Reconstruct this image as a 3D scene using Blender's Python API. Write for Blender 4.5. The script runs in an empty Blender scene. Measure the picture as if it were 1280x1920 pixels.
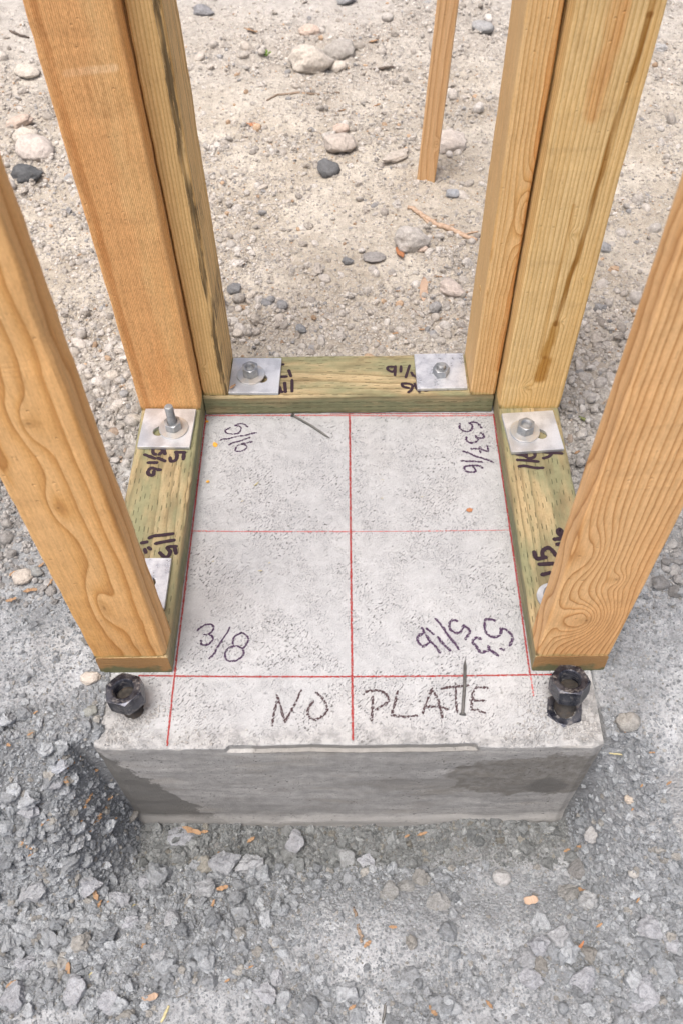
import bpy, bmesh, math, random
import numpy as np
from mathutils import Vector, Matrix, Euler

# ------------------------------------------------------------------ camera, sky, sun, exposure
SC = bpy.context.scene
F_PX, PITCH, YAW, ROLL = 1611.688, 0.926894, -0.0197475, -0.0256157
CAM = np.array([0.0020867, -0.4828658, 0.9721806])
_fw = np.array([math.sin(YAW)*math.cos(PITCH), math.cos(YAW)*math.cos(PITCH), -math.sin(PITCH)])
_r = np.cross(_fw, [0, 0, 1]); _r /= np.linalg.norm(_r); _u = np.cross(_r, _fw)
_R = _r*math.cos(ROLL)+_u*math.sin(ROLL); _U = -_r*math.sin(ROLL)+_u*math.cos(ROLL)
cd = bpy.data.cameras.new('camera'); cam = bpy.data.objects.new('camera', cd); SC.collection.objects.link(cam)
cam.matrix_world = Matrix(((_R[0], _U[0], -_fw[0], CAM[0]), (_R[1], _U[1], -_fw[1], CAM[1]),
                           (_R[2], _U[2], -_fw[2], CAM[2]), (0, 0, 0, 1)))
cd.sensor_fit = 'VERTICAL'; cd.sensor_height = 36; cd.lens = F_PX/1920*36
cd.clip_start = .02; cd.clip_end = 400
cd.dof.use_dof = True; cd.dof.focus_distance = 1.17; cd.dof.aperture_fstop = 8
SC.camera = cam
SC.render.resolution_x = 682; SC.render.resolution_y = 1024

SUN_EL, SUN_AZ = math.radians(74), math.radians(-145)     # azimuth from +Y towards +X
w = bpy.data.worlds.new('World'); SC.world = w; w.use_nodes = True
wn = w.node_tree; bg = wn.nodes['Background']
sky = wn.nodes.new('ShaderNodeTexSky'); sky.sky_type = 'NISHITA'; sky.sun_disc = False
sky.sun_elevation = SUN_EL; sky.sun_rotation = SUN_AZ
sky.air_density = 0.45; sky.dust_density = 9.0; sky.ozone_density = 0.3
wn.links.new(sky.outputs[0], bg.inputs[0]); bg.inputs[1].default_value = 0.14
sd = bpy.data.lights.new('sun', 'SUN'); sd.energy = 1.45; sd.angle = math.radians(28); sd.color = (1, .98, .95)
sun = bpy.data.objects.new('sun', sd); SC.collection.objects.link(sun)
_sv = Vector((math.sin(SUN_AZ)*math.cos(SUN_EL), math.cos(SUN_AZ)*math.cos(SUN_EL), math.sin(SUN_EL)))
sun.rotation_euler = _sv.to_track_quat('Z', 'Y').to_euler(); sun.location = (-1, 2, 4)
SC.view_settings.view_transform = 'Standard'; SC.view_settings.look = 'None'
SC.view_settings.exposure = 0.56; SC.view_settings.gamma = 1; SC.view_settings.use_curve_mapping = False

COL = SC.collection
RNG = np.random.default_rng(11); random.seed(5)

# ------------------------------------------------------------------ geometry helpers
def ray(px, py):
    d = _fw*F_PX + _R*(px-640) - _U*(py-960)
    return d/np.linalg.norm(d)
def at(px, py, z):                                  # pixel of the photograph -> point on the level z
    d = ray(px, py); t = (z-CAM[2])/d[2]; return CAM+d*t

def _hash(ix, iy, s):
    h = (ix.astype(np.int64)*374761393 + iy.astype(np.int64)*668265263 + s*2147483647) & 0xffffffff
    h = ((h ^ (h >> 13))*1274126177) & 0xffffffff
    h = ((h ^ (h >> 16))*2246822519) & 0xffffffff
    return ((h ^ (h >> 15)) & 0xffffff)/float(0xffffff)
def vnoise(x, y, s=0):
    x = np.asarray(x, float); y = np.asarray(y, float)
    ix = np.floor(x); iy = np.floor(y); fx = x-ix; fy = y-iy
    fx = fx*fx*(3-2*fx); fy = fy*fy*(3-2*fy)
    a = _hash(ix, iy, s); b = _hash(ix+1, iy, s); c = _hash(ix, iy+1, s); d = _hash(ix+1, iy+1, s)
    return (a*(1-fx)+b*fx)*(1-fy)+(c*(1-fx)+d*fx)*fy
def fbm(x, y, s=0, o=4):
    v = 0; a = .5; t = 0
    for k in range(o):
        v = v+a*vnoise(x*2**k+17.3*k, y*2**k-9.1*k, s+k); t += a; a *= .5
    return v/t
def worley(x, y, s=0):
    x = np.asarray(x, float); y = np.asarray(y, float)
    ix = np.floor(x); iy = np.floor(y); best = np.full(x.shape, 9.); rnd = np.zeros(x.shape)
    for dx in (-1, 0, 1):
        for dy in (-1, 0, 1):
            cx = ix+dx; cy = iy+dy
            px = cx+_hash(cx, cy, s); py = cy+_hash(cx, cy, s+7)
            d = np.hypot(px-x, py-y); m = d < best
            rnd = np.where(m, _hash(cx, cy, s+13), rnd); best = np.where(m, d, best)
    return best, rnd
def sstep(v, a, b):
    t = np.clip((v-a)/(b-a), 0, 1); return t*t*(3-2*t)

def crumb_density(x, y):                            # where the ground is crumbly (1) or smooth dust (0)
    n = fbm(x*4.2, y*4.2, 31, 4); n2 = fbm(x*14, y*14, 35, 3)
    front = sstep(n*.6+n2*.4, .46, .58)
    calm = np.exp(-(((x-.04)/.17)**2+((y+.255)/.065)**2))+np.exp(-(((x-.44)/.10)**2+((y+.16)/.10)**2))
    lush = np.exp(-(((x+.24)/.17)**2+((y+.19)/.09)**2))
    front = front*(1-.85*np.clip(calm, 0, 1)); front = np.maximum(front, lush)
    front = np.maximum(front, sstep(y, -.20, -.11)*sstep(.33-np.abs(x), 0, .03)*(y < -.05))
    front = np.maximum(front, .9*np.exp(-(((x+.37)/.10)**2+((y+.15)/.10)**2)))
    front = np.maximum(front, .9*np.exp(-(((x-.30)/.12)**2+((y+.29)/.07)**2)))
    back = sstep(n*.6+n2*.4, .36, .60)
    back = np.maximum(back, .95*np.exp(-(((y-.66)/.12)**2)))
    back = np.maximum(back, .8*np.exp(-(((x-.30)/.12)**2+((y-.85)/.22)**2)))
    back = np.maximum(back, sstep(-.30-x, 0, .06)*sstep(.62-y, 0, .1)*.9)
    back = np.maximum(back, sstep(x-.30, 0, .06)*sstep(.62-y, 0, .1)*.8)
    dusty = np.exp(-(((x+.02)/.20)**2+((y-1.05)/.22)**2)); back = back*(1-.75*dusty)
    k = sstep(y, -.05, .25)
    dl = np.exp(-(((x+.40)/.09)**2+((y-.03)/.10)**2)); dr = np.exp(-(((x-.43)/.09)**2+((y+.04)/.12)**2))
    return np.clip((front*(1-k)+back*k)*(1-.8*dl)*(1-.75*dr), 0, 1)

def H(x, y):
    x = np.asarray(x, float); y = np.asarray(y, float)
    ax = np.abs(x)
    top = -.004+.007*sstep(-y, -.06, .04)+.03*sstep(ax, .31, .6)*(fbm(x*5, y*5, 3, 2)-.55)
    floor_ = -.288+.085*sstep(-y, .125, .27)+.02*(fbm(x*4, y*4, 23, 2)-.5)*sstep(-y, .13, .2)+.085*np.clip(fbm(x*14, y*6, 24, 3)-.42, 0, 1)*sstep(-y, .22, .10)
    fall = np.clip(-y-.080+.035*(fbm(x*9, y*9, 21, 2)-.5), 0, 1)
    outer = np.maximum(top-1.75*fall*fall/(fall+.03), -.205+.03*sstep(ax, .4, .7))
    b = np.maximum(sstep(ax, .2985, .34+.45*np.clip(-y-.1, 0, .3)), sstep(y, -.095, -.088))
    pit = floor_*(1-b)+outer*b
    inside = sstep(y, -.088, -.04)                   # changes level inside the concrete block
    z = pit*(1-inside)+top*inside
    back = sstep(y, .2, 1.2)
    z = z+back*(.055*(fbm(x*1.7, y*1.7, 5, 3)-.5)-.012)
    out = np.clip(np.maximum(sstep(ax, .305, .34), np.maximum(sstep(-y, .1, .13), sstep(y, .55, .6))), 0, 1)
    cr = crumb_density(x, y)
    z = z+out*(.012*(fbm(x*11, y*11, 7, 3)-.5)+(.002+.006*cr)*(fbm(x*45, y*45, 9, 3)-.5))
    f, rn = worley(x*30+.5*vnoise(x*60, y*60, 2), y*30, 41)
    z = z+out*(.10+.9*cr)*.030*np.clip(.55-f, 0, .4)*(rn**1.3)
    f, rn = worley(x*75, y*75, 43)
    z = z+out*(.15+.85*cr)*.015*np.clip(.6-f, 0, .45)*rn
    z = np.where((ax < .297) & (y > -.092) & (y < .54), np.minimum(z, -.035), z)
    far = sstep(np.hypot(x, y), 4, 9)
    return z*(1-far)+far*(-.03)

def ground_at(px, py):
    d = ray(px, py); t = .6
    ts = np.arange(.8, 5, .004); P = CAM[None]+ts[:, None]*d[None]
    hit = np.nonzero(P[:, 2] < H(P[:, 0], P[:, 1]))[0]
    return P[hit[0]] if len(hit) else P[-1]

def link(o, parent=None):
    COL.objects.link(o)
    if parent is not None: o.parent = parent
    return o
def tag(o, label=None, cat=None, group=None, kind=None):
    for k, v in (('label', label), ('category', cat), ('group', group), ('kind', kind)):
        if v: o[k] = v
    return o
def thing(name, loc, label, cat, group=None, rz=0):
    o = bpy.data.objects.new(name, None); o.empty_display_size = .02; link(o)
    o.location = Vector([float(v) for v in loc]); o.rotation_euler = (0, 0, rz); return tag(o, label, cat, group)
def mesh_obj(name, verts, faces, mat, parent=None, smooth=False, loc=None):
    me = bpy.data.meshes.new(name); me.from_pydata([tuple(map(float, v)) for v in verts], [], faces); me.update()
    if smooth: me.polygons.foreach_set('use_smooth', [True]*len(me.polygons))
    me.materials.append(mat)
    o = bpy.data.objects.new(name, me); link(o, parent)
    if loc is not None: o.location = Vector([float(v) for v in loc])
    return o
def fix_normals(me):
    bm = bmesh.new(); bm.from_mesh(me); bmesh.ops.recalc_face_normals(bm, faces=bm.faces); bm.to_mesh(me); bm.free()

# ------------------------------------------------------------------ node helper
class NB:
    def __init__(s, name):
        s.m = bpy.data.materials.new(name); s.m.use_nodes = True; s.t = s.m.node_tree
        s.b = s.t.nodes['Principled BSDF']; s.out = s.t.nodes['Material Output']
    def put(s, sock, v):
        if isinstance(v, bpy.types.NodeSocket): s.t.links.new(v, sock)
        elif v is not None:
            if hasattr(sock.default_value, '__len__') and not hasattr(v, '__len__'): v = (v,)*len(sock.default_value)
            if hasattr(v, '__len__') and len(sock.default_value) == 4 and len(v) == 3: v = (*v, 1)
            sock.default_value = v
    def m_(s, op, a, b=None, c=None, clamp=False):
        n = s.t.nodes.new('ShaderNodeMath'); n.operation = op; n.use_clamp = clamp
        s.put(n.inputs[0], a); s.put(n.inputs[1], b); s.put(n.inputs[2], c); return n.outputs[0]
    def add(s, a, b): return s.m_('ADD', a, b)
    def sub(s, a, b): return s.m_('SUBTRACT', a, b)
    def mul(s, a, b): return s.m_('MULTIPLY', a, b)
    def div(s, a, b): return s.m_('DIVIDE', a, b)
    def coords(s, kind='Object'):
        return s.t.nodes.new('ShaderNodeTexCoord').outputs[kind]
    def sep(s, v):
        n = s.t.nodes.new('ShaderNodeSeparateXYZ'); s.put(n.inputs[0], v); return n.outputs[0], n.outputs[1], n.outputs[2]
    def vec(s, x, y, z):
        n = s.t.nodes.new('ShaderNodeCombineXYZ'); s.put(n.inputs[0], x); s.put(n.inputs[1], y); s.put(n.inputs[2], z); return n.outputs[0]
    def noise(s, v, scale, detail=3, rough=.55, dist=0.):
        n = s.t.nodes.new('ShaderNodeTexNoise'); s.put(n.inputs['Vector'], v); s.put(n.inputs['Scale'], scale)
        n.inputs['Detail'].default_value = detail; n.inputs['Roughness'].default_value = rough
        n.inputs['Distortion'].default_value = dist; return n.outputs[0]
    def voro(s, v, scale, feature='F1', out='Distance'):
        n = s.t.nodes.new('ShaderNodeTexVoronoi'); n.feature = feature; s.put(n.inputs['Vector'], v)
        s.put(n.inputs['Scale'], scale); return n.outputs[out]
    def rng(s, v, a, b, c=0., d=1., smooth=True):
        n = s.t.nodes.new('ShaderNodeMapRange'); n.interpolation_type = 'SMOOTHSTEP' if smooth else 'LINEAR'
        s.put(n.inputs[0], v)
        for i, q in enumerate((a, b, c, d)): s.put(n.inputs[i+1], q)
        return n.outputs[0]
    def mix(s, f, a, b, mode='MIX'):
        n = s.t.nodes.new('ShaderNodeMix'); n.data_type = 'RGBA'; n.blend_type = mode
        s.put(n.inputs[0], f); s.put(n.inputs[6], a); s.put(n.inputs[7], b); return n.outputs[2]
    def ramp(s, v, stops):
        n = s.t.nodes.new('ShaderNodeValToRGB'); e = n.color_ramp.elements
        while len(e) < len(stops): e.new(.5)
        for i, (p, c) in enumerate(stops): e[i].position = p; e[i].color = (*c, 1)
        s.put(n.inputs[0], v); return n.outputs[0]
    def bump(s, h, strength, dist, normal=None):
        n = s.t.nodes.new('ShaderNodeBump'); n.inputs['Strength'].default_value = strength
        n.inputs['Distance'].default_value = dist; s.put(n.inputs['Height'], h)
        if normal is not None: s.t.links.new(normal, n.inputs['Normal'])
        return n.outputs[0]
    def gauss(s, da, sa, dg, sg):                    # exp(-(da/sa)^2-(dg/sg)^2)
        q = s.add(s.m_('POWER', s.m_('ABSOLUTE', s.div(da, sa)), 2.), s.m_('POWER', s.m_('ABSOLUTE', s.div(dg, sg)), 2.))
        return s.m_('EXPONENT', s.mul(q, -1.))
    def seg(s, a, g, a0, g0, a1, g1, wid):           # mask along a stroke in the (a, g) plane
        A = s.vec(s.sub(a, a0), s.sub(g, g0), 0.); D = (a1-a0, g1-g0, 0); L = D[0]**2+D[1]**2
        n = s.t.nodes.new('ShaderNodeVectorMath'); n.operation = 'DOT_PRODUCT'; s.put(n.inputs[0], A); n.inputs[1].default_value = D
        h = s.m_('DIVIDE', n.outputs['Value'], L, clamp=True)
        sc = s.t.nodes.new('ShaderNodeVectorMath'); sc.operation = 'SCALE'; sc.inputs[0].default_value = D; s.put(sc.inputs['Scale'], h)
        su = s.t.nodes.new('ShaderNodeVectorMath'); su.operation = 'DISTANCE'; s.put(su.inputs[0], A); s.put(su.inputs[1], sc.outputs[0])
        return s.rng(su.outputs['Value'], wid, wid*.35, 0., 1.)
    def fin(s, col, rough=.7, nrm=None, metal=0., alpha=None, spec=None):
        s.put(s.b.inputs['Base Color'], col); s.put(s.b.inputs['Roughness'], rough); s.put(s.b.inputs['Metallic'], metal)
        if nrm is not None: s.put(s.b.inputs['Normal'], nrm)
        if alpha is not None: s.put(s.b.inputs['Alpha'], alpha)
        if spec is not None: s.put(s.b.inputs['Specular IOR Level'], spec)
        return s.m

# ------------------------------------------------------------------ wood
def wood(name, axis, light, mid, dark, spacing, pith, warp=(.012, 5., .9), knots=(), streaks=(), fuzz=1., blotch=None, seed=0.,
         face_axis='X', contrast=1., treated=False, end=None, mold=None, ringsharp=.75):
    n = NB(name); P = n.coords(); x, y, z = n.sep(P)
    if axis == 'Z': a, b, g = x, y, z
    elif axis == 'Y': a, b, g = x, z, y
    else: a, b, g = y, z, x
    amp, cs, gs = warp
    W1 = n.noise(n.vec(n.add(n.mul(a, cs), seed), n.mul(b, cs), n.mul(g, gs)), 1., 3, .5)
    W2 = n.noise(n.vec(n.mul(a, cs), n.add(n.mul(b, cs), seed+9.), n.mul(g, gs)), 1., 2, .5)
    da = n.add(n.sub(a, pith[0]), n.mul(n.sub(W1, .5), amp*2)); db = n.add(n.sub(b, pith[1]), n.mul(n.sub(W2, .5), amp*2))
    r = n.m_('SQRT', n.add(n.mul(da, da), n.mul(db, db)))
    fine = n.noise(n.vec(n.mul(a, 60.), n.mul(b, 60.), n.mul(g, 12.)), 1., 2, .5)
    r = n.add(r, n.mul(n.sub(fine, .5), spacing*.35))
    core = None; pin = None
    for (ka, kg, sa, sg, A, ra, rg) in knots:
        qa = n.add(n.sub(a, ka), n.mul(n.sub(fine, .5), .004)); qg = n.sub(g, kg)
        r = n.add(r, n.mul(n.gauss(qa, sa, qg, sg), A))
        if ra > 0:
            d = n.m_('SQRT', n.add(n.m_('POWER', n.m_('ABSOLUTE', n.div(qa, ra)), 2.), n.m_('POWER', n.m_('ABSOLUTE', n.div(qg, rg)), 2.)))
            c = n.rng(n.add(d, n.mul(n.sub(n.noise(P, 260., 3), .5), .7)), .75, 1.15, 1., 0.)
            pk = n.rng(d, .05, .38, 1., 0.)
            core = c if core is None else n.m_('MAXIMUM', core, c)
            pin = pk if pin is None else n.m_('MAXIMUM', pin, pk)
    t = n.m_('FRACT', n.add(n.div(r, spacing), n.mul(n.noise(n.vec(r, r, 0.), 40., 1), 2.)))
    s = n.m_('POWER', n.m_('MINIMUM', n.div(t, .88), n.mul(n.sub(1., t), 8.)), 1.+2.5*ringsharp)
    col = n.ramp(s, [(0., light), (.45, mid), (1., dark)])
    col = n.mix(1.-contrast, col, mid)
    fib = n.noise(n.vec(n.mul(a, 900.), n.mul(b, 900.), n.mul(g, 28.)), 1., 3, .6)
    fib2 = n.noise(n.vec(n.mul(a, 250.), n.mul(b, 250.), n.mul(g, 6.)), 1., 3, .6)
    fz = n.noise(n.vec(n.mul(a, 500.), n.mul(b, 500.), n.mul(g, 260.)), 1., 3, .65)
    col = n.mix(1., col, n.ramp(fib, [(.25, (.84, .82, .78)), (.62, (1.06, 1.06, 1.07))]), 'MULTIPLY')
    col = n.mix(.7, col, n.ramp(fib2, [(.3, (.86, .83, .78)), (.65, (1.08, 1.08, 1.08))]), 'MULTIPLY')
    col = n.mix(.55*fuzz, col, n.ramp(fz, [(.33, (.72, .66, .60)), (.6, (1.08, 1.08, 1.1))]), 'MULTIPLY')
    low = n.noise(n.vec(n.mul(a, 12.), n.mul(b, 12.), n.mul(g, 2.2)), 1., 3, .5)
    if blotch is not None:
        col = n.mix(n.mul(n.rng(low, .42, .62), blotch[1]), col, n.mix(1., col, blotch[0], 'MULTIPLY'))
    hgt = n.add(n.mul(fib, .25), n.add(n.mul(fz, .45*fuzz), n.mul(s, .5)))
    for (a0, g0, a1, g1, wid, c, k) in streaks:
        jit = n.mul(n.sub(n.noise(n.vec(n.mul(a, 40.), n.mul(b, 40.), n.mul(g, 14.)), 1., 3, .6), .5), wid*1.5)
        jit = n.add(jit, n.mul(n.sub(n.noise(n.vec(0., 0., n.mul(g, 5.)), 1., 2), .5), .012))
        mk = n.mul(n.seg(n.add(a, jit), g, a0, g0, a1, g1, wid), n.rng(n.noise(n.vec(n.mul(a, 60.), n.mul(b, 60.), n.mul(g, 9.)), 1., 3), .3, .6, .55, 1.))
        col = n.mix(n.mul(mk, k), col, n.mix(1., col, c, 'MULTIPLY'))
    # handling marks: grime smears, torn fibres and small dents
    gr_ = n.rng(n.noise(n.vec(n.mul(a, 45.), n.mul(b, 45.), n.mul(g, 7.)), 1., 5, .7), .54, .72)
    col = n.mix(n.mul(gr_, .30), col, n.mix(1., col, (.60, .50, .40), 'MULTIPLY'))
    tear = n.rng(n.noise(n.vec(n.mul(a, 520.), n.mul(b, 520.), n.mul(g, 45.)), 1., 3, .7), .66, .74)
    tear = n.mul(tear, n.rng(n.noise(P, 16., 2), .46, .6)); col = n.mix(n.mul(tear, .55), col, n.mix(1., col, (.38, .27, .18), 'MULTIPLY'))
    dent = n.rng(n.voro(P, 55.), .10, .04); hgt = n.sub(n.sub(hgt, n.mul(tear, 1.2)), n.mul(dent, 1.5))
    if core is not None:
        kc = n.mix(n.noise(P, 700., 3), tuple(q*.62 for q in dark), tuple(q*1.05 for q in mid))
        col = n.mix(n.mul(core, .5), col, kc)
        col = n.mix(n.mul(pin, .55), col, tuple(q*.35 for q in dark))
    if mold is not None:                              # black mildew running along one arris: (offset a, width, strength, edge a)
        a0, wid, k = mold
        wob = n.mul(n.sub(n.noise(n.vec(0., 0., n.mul(g, 9.)), 1., 3, .6), .5), .014)
        dd = n.m_('ABSOLUTE', n.sub(n.add(a, wob), a0))
        pat = n.noise(n.vec(n.mul(a, 420.), n.mul(b, 160.), n.mul(g, 26.)), 1., 5, .75)
        big = n.noise(n.vec(n.mul(a, 60.), 3., n.mul(g, 7.)), 1., 2, .5)
        mk = n.mul(n.rng(n.add(pat, n.mul(n.rng(dd, 0., wid, .24, -.22), 1.)), .46, .66), n.rng(big, .30, .48))
        col = n.mix(n.mul(mk, k), col, (.035, .028, .018))
        side = n.rng(b, -.038, -.03); pat2 = n.noise(n.vec(n.mul(a, 300.), n.mul(b, 330.), n.mul(g, 5.)), 1., 3, .7)
        col = n.mix(n.mul(n.mul(n.rng(a, .0165, .0185), n.rng(pat2, .5, .66)), .75), col, (.07, .06, .04))
    if treated:
        gm = n.noise(n.vec(n.mul(a, 22.), n.mul(b, 22.), n.add(n.mul(g, 6.), seed)), 1., 4, .65)
        sidek = n.rng(b, .018, .036, 1., 0.)
        gcol = n.mix(n.noise(P, 90., 3), (.12, .145, .08), (.25, .26, .15))
        col = n.mix(n.m_('MINIMUM', n.add(n.rng(gm, .36, .62, .12, .85), n.mul(sidek, .30)), .92), col, gcol)
        wet = n.noise(n.vec(n.mul(a, 30.), n.mul(b, 50.), n.mul(g, 9.)), 1., 4, .6)
        col = n.mix(n.mul(n.rng(wet, .47, .66), .6), col, (.15, .12, .065))
        # incisor marks: short slits in staggered rows along the grain
        row = n.div(a if True else b, .0062); rowi = n.m_('FLOOR', row)
        rn = n.t.nodes.new('ShaderNodeTexWhiteNoise'); rn.noise_dimensions = '1D'; n.put(rn.inputs['W'], rowi)
        gg = n.div(n.add(g, n.mul(rn.outputs[0], .02)), .0185); gi = n.m_('FLOOR', gg)
        rn2 = n.t.nodes.new('ShaderNodeTexWhiteNoise'); rn2.noise_dimensions = '2D'; n.put(rn2.inputs['Vector'], n.vec(rowi, gi, 0.))
        fr = n.m_('ABSOLUTE', n.sub(n.add(n.m_('FRACT', row), n.mul(n.sub(rn2.outputs[0], .5), .4)), .5))
        fg = n.m_('ABSOLUTE', n.sub(n.m_('FRACT', gg), .5))
        sl = n.mul(n.rng(fr, .05, .11, 1., 0.), n.rng(fg, .18, .27, 1., 0.))
        sl = n.mul(sl, n.rng(n.add(rn2.outputs[0], n.noise(P, 60., 2)), .70, 1.15))
        sl = n.mul(sl, n.rng(b, .030, .034))
        fr2 = n.m_('ABSOLUTE', n.sub(n.m_('FRACT', n.div(b, .0095)), .5))
        sl2 = n.mul(n.mul(n.rng(fr2, .04, .09, 1., 0.), n.rng(fg, .2, .3, 1., 0.)), n.rng(b, .034, .030))
        sl = n.m_('MAXIMUM', sl, n.mul(sl2, .7))
        col = n.mix(n.mul(sl, .75), col, (.06, .06, .03)); hgt = n.sub(hgt, n.mul(sl, 2.))
        col = n.mix(n.mul(n.rng(b, .0085, .0, 0., 1.), .35), col, (.12, .19, .09))
    if end is not None:
        ge = n.rng(g, .0009, .0003, 0., 1.)
        rr = n.m_('FRACT', n.div(n.add(r, n.mul(n.noise(P, 30., 2), .01)), .0021))
        ec = n.mix(n.m_('POWER', rr, 2.), (.40, .24, .10), (.22, .11, .04))
        gr = n.rng(n.add(b, n.mul(n.sub(n.noise(P, 45., 4), .5), .050)), .019, .006, 0., 1.)
        ec = n.mix(n.mul(gr, .85), ec, (.10, .13, .065))
        col = n.mix(ge, col, ec)
    if axis == 'Z':                                   # green treatment creeping up at the cut foot
        ft = n.rng(n.add(g, n.mul(n.noise(P, 60., 3), .02)), .017, .009, 0., 1.)
        col = n.mix(n.mul(ft, .45), col, (.22, .25, .10))
    nm = n.bump(hgt, .55, .0011)
    return n.fin(col, n.rng(fib2, .3, .7, .62, .8), nm, spec=.3)

def board(name, size, axis, loc, mat, rot=(0, 0, 0), parent=None, bevel=.0032, cuts=60, wob=.0005, seed=0, mod=None):
    """sawn timber: rounded-rectangle section swept along its grain with slightly uneven arrises"""
    sa, sb, L = size; prof = []; k = 4
    for cx, cy, a0 in ((1, 1, 0), (-1, 1, 90), (-1, -1, 180), (1, -1, 270)):
        for j in range(k+1):
            an = math.radians(a0+90*j/k)
            prof.append((cx*(sa/2-bevel)+bevel*math.cos(an), cy*(sb/2-bevel)+bevel*math.sin(an)))
    prof = [p for p in prof]
    n = len(prof); V = []
    for i in range(cuts+1):
        g = L*i/cuts; e = 1.
        for j, (pa, pb) in enumerate(prof):
            wa = (float(fbm(np.array(g*9+j//5*31), np.array(seed+.3), 2, 2))-.5)*2*wob*(1.4 if pa > 0 else 1)
            wb = (float(vnoise(np.array(g*60+j//5*13), np.array(seed+4.3), 3))-.5)*wob
            qa, qb = pa+wa+wb, pb+wb
            if mod: qa, qb = mod(qa, qb, g)
            V.append((qa, qb, g))
    Fs = [[i*n+j, i*n+(j+1) % n, (i+1)*n+(j+1) % n, (i+1)*n+j] for i in range(cuts) for j in range(n)]
    Fs += [list(range(n))[::-1], [cuts*n+j for j in range(n)]]
    if axis == 'Z': W = [(a, b, g) for a, b, g in V]
    elif axis == 'Y': W = [(a, g, b+sb/2) for a, b, g in V]
    else: W = [(g, a, b+sb/2) for a, b, g in V]
    o = mesh_obj(name, W, Fs, mat, parent, smooth=True, loc=loc); fix_normals(o.data); o.rotation_euler = rot
    for pl in o.data.polygons:
        if pl.area/(L/cuts) > .008: pl.use_smooth = False
    o.data.polygons[len(Fs)-2].use_smooth = False; o.data.polygons[len(Fs)-1].use_smooth = False
    return o

# ------------------------------------------------------------------ materials
def ground_material():
    n = NB('dusty_ground'); P = n.coords(); x, y, z = n.sep(P)
    # beige road dust behind, blue-grey cement fines in front
    k = n.rng(n.add(y, n.mul(n.sub(n.noise(P, 5., 3), .5), .35)), .12, .72)
    n1 = n.noise(P, 7., 4); n2 = n.noise(P, 60., 5, .65); n3 = n.noise(P, 420., 4, .7)
    grey = n.mix(n.rng(n1, .35, .65), (.265, .285, .305), (.43, .457, .485))
    grey = n.mix(n.mul(n.rng(n.noise(P, 3.1, 3), .55, .72), .4), grey, (.40, .375, .335))
    beige = n.mix(n.rng(n1, .35, .65), (.455, .415, .35), (.565, .53, .465))
    beige = n.mix(n.rng(n.add(y, n.mul(n.noise(P, 2.5, 3), .8)), 1.5, 2.6, 0., .75), beige, (.43, .425, .42))
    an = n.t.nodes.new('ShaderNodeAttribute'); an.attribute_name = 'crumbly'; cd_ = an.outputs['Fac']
    grey = n.mix(n.mul(n.rng(cd_, .25, .9), .5), grey, (.135, .145, .15)); beige = n.mix(n.mul(n.rng(cd_, .3, 1.), .22), beige, (.27, .235, .20))  # soil coloured darker under dense crumbs, painting in the shade of their gaps
    col = n.mix(k, grey, beige)
    spots = n.noise(P, 150., 3, .6)
    col = n.mix(n.mul(n.rng(spots, .60, .72), .35), col, n.mix(k, (.44, .45, .455), (.60, .57, .52)))
    col = n.mix(1., col, n.ramp(n2, [(.28, (.72, .71, .70)), (.66, (1.12, 1.12, 1.12))]), 'MULTIPLY')
    col = n.mix(.8, col, n.ramp(n3, [(.3, (.75, .75, .75)), (.65, (1.12, 1.12, 1.12))]), 'MULTIPLY')
    v = n.voro(P, 210.)
    h = n.add(n.mul(n2, .8), n.add(n.mul(n3, .35), n.mul(v, -.35)))
    # damp soil tight against the concrete face
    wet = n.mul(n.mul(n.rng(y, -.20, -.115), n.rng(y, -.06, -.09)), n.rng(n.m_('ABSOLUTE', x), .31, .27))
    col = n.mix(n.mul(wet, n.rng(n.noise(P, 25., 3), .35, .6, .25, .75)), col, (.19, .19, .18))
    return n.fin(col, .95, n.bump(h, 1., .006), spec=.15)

def stone_material(name, inst=True):
    n = NB(name); P = n.coords()
    if inst:
        an = n.t.nodes.new('ShaderNodeAttribute'); an.attribute_type = 'INSTANCER'; an.attribute_name = 'tint'; base = an.outputs[0]
    else:
        an = n.t.nodes.new('ShaderNodeObjectInfo'); base = an.outputs['Color']
    g = n.t.nodes.new('ShaderNodeNewGeometry')
    Wp = g.outputs['Position']
    a = n.noise(Wp, 130., 4, .65); b = n.noise(Wp, 600., 4, .7)
    col = n.mix(1., base, n.ramp(a, [(.3, (.78, .77, .76)), (.62, (1.1, 1.1, 1.1))]), 'MULTIPLY')
    col = n.mix(.9, col, n.ramp(b, [(.3, (.78, .78, .78)), (.68, (1.12, 1.12, 1.12))]), 'MULTIPLY')
    sp = n.voro(Wp, 330.)
    col = n.mix(n.mul(n.rng(sp, .16, .08), .4), col, n.mix(.5, col, (.1, .1, .1)))
    return n.fin(col, .93, n.bump(n.add(n.mul(a, 1.), n.mul(b, .6)), 1., .004), spec=.2)

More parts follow.
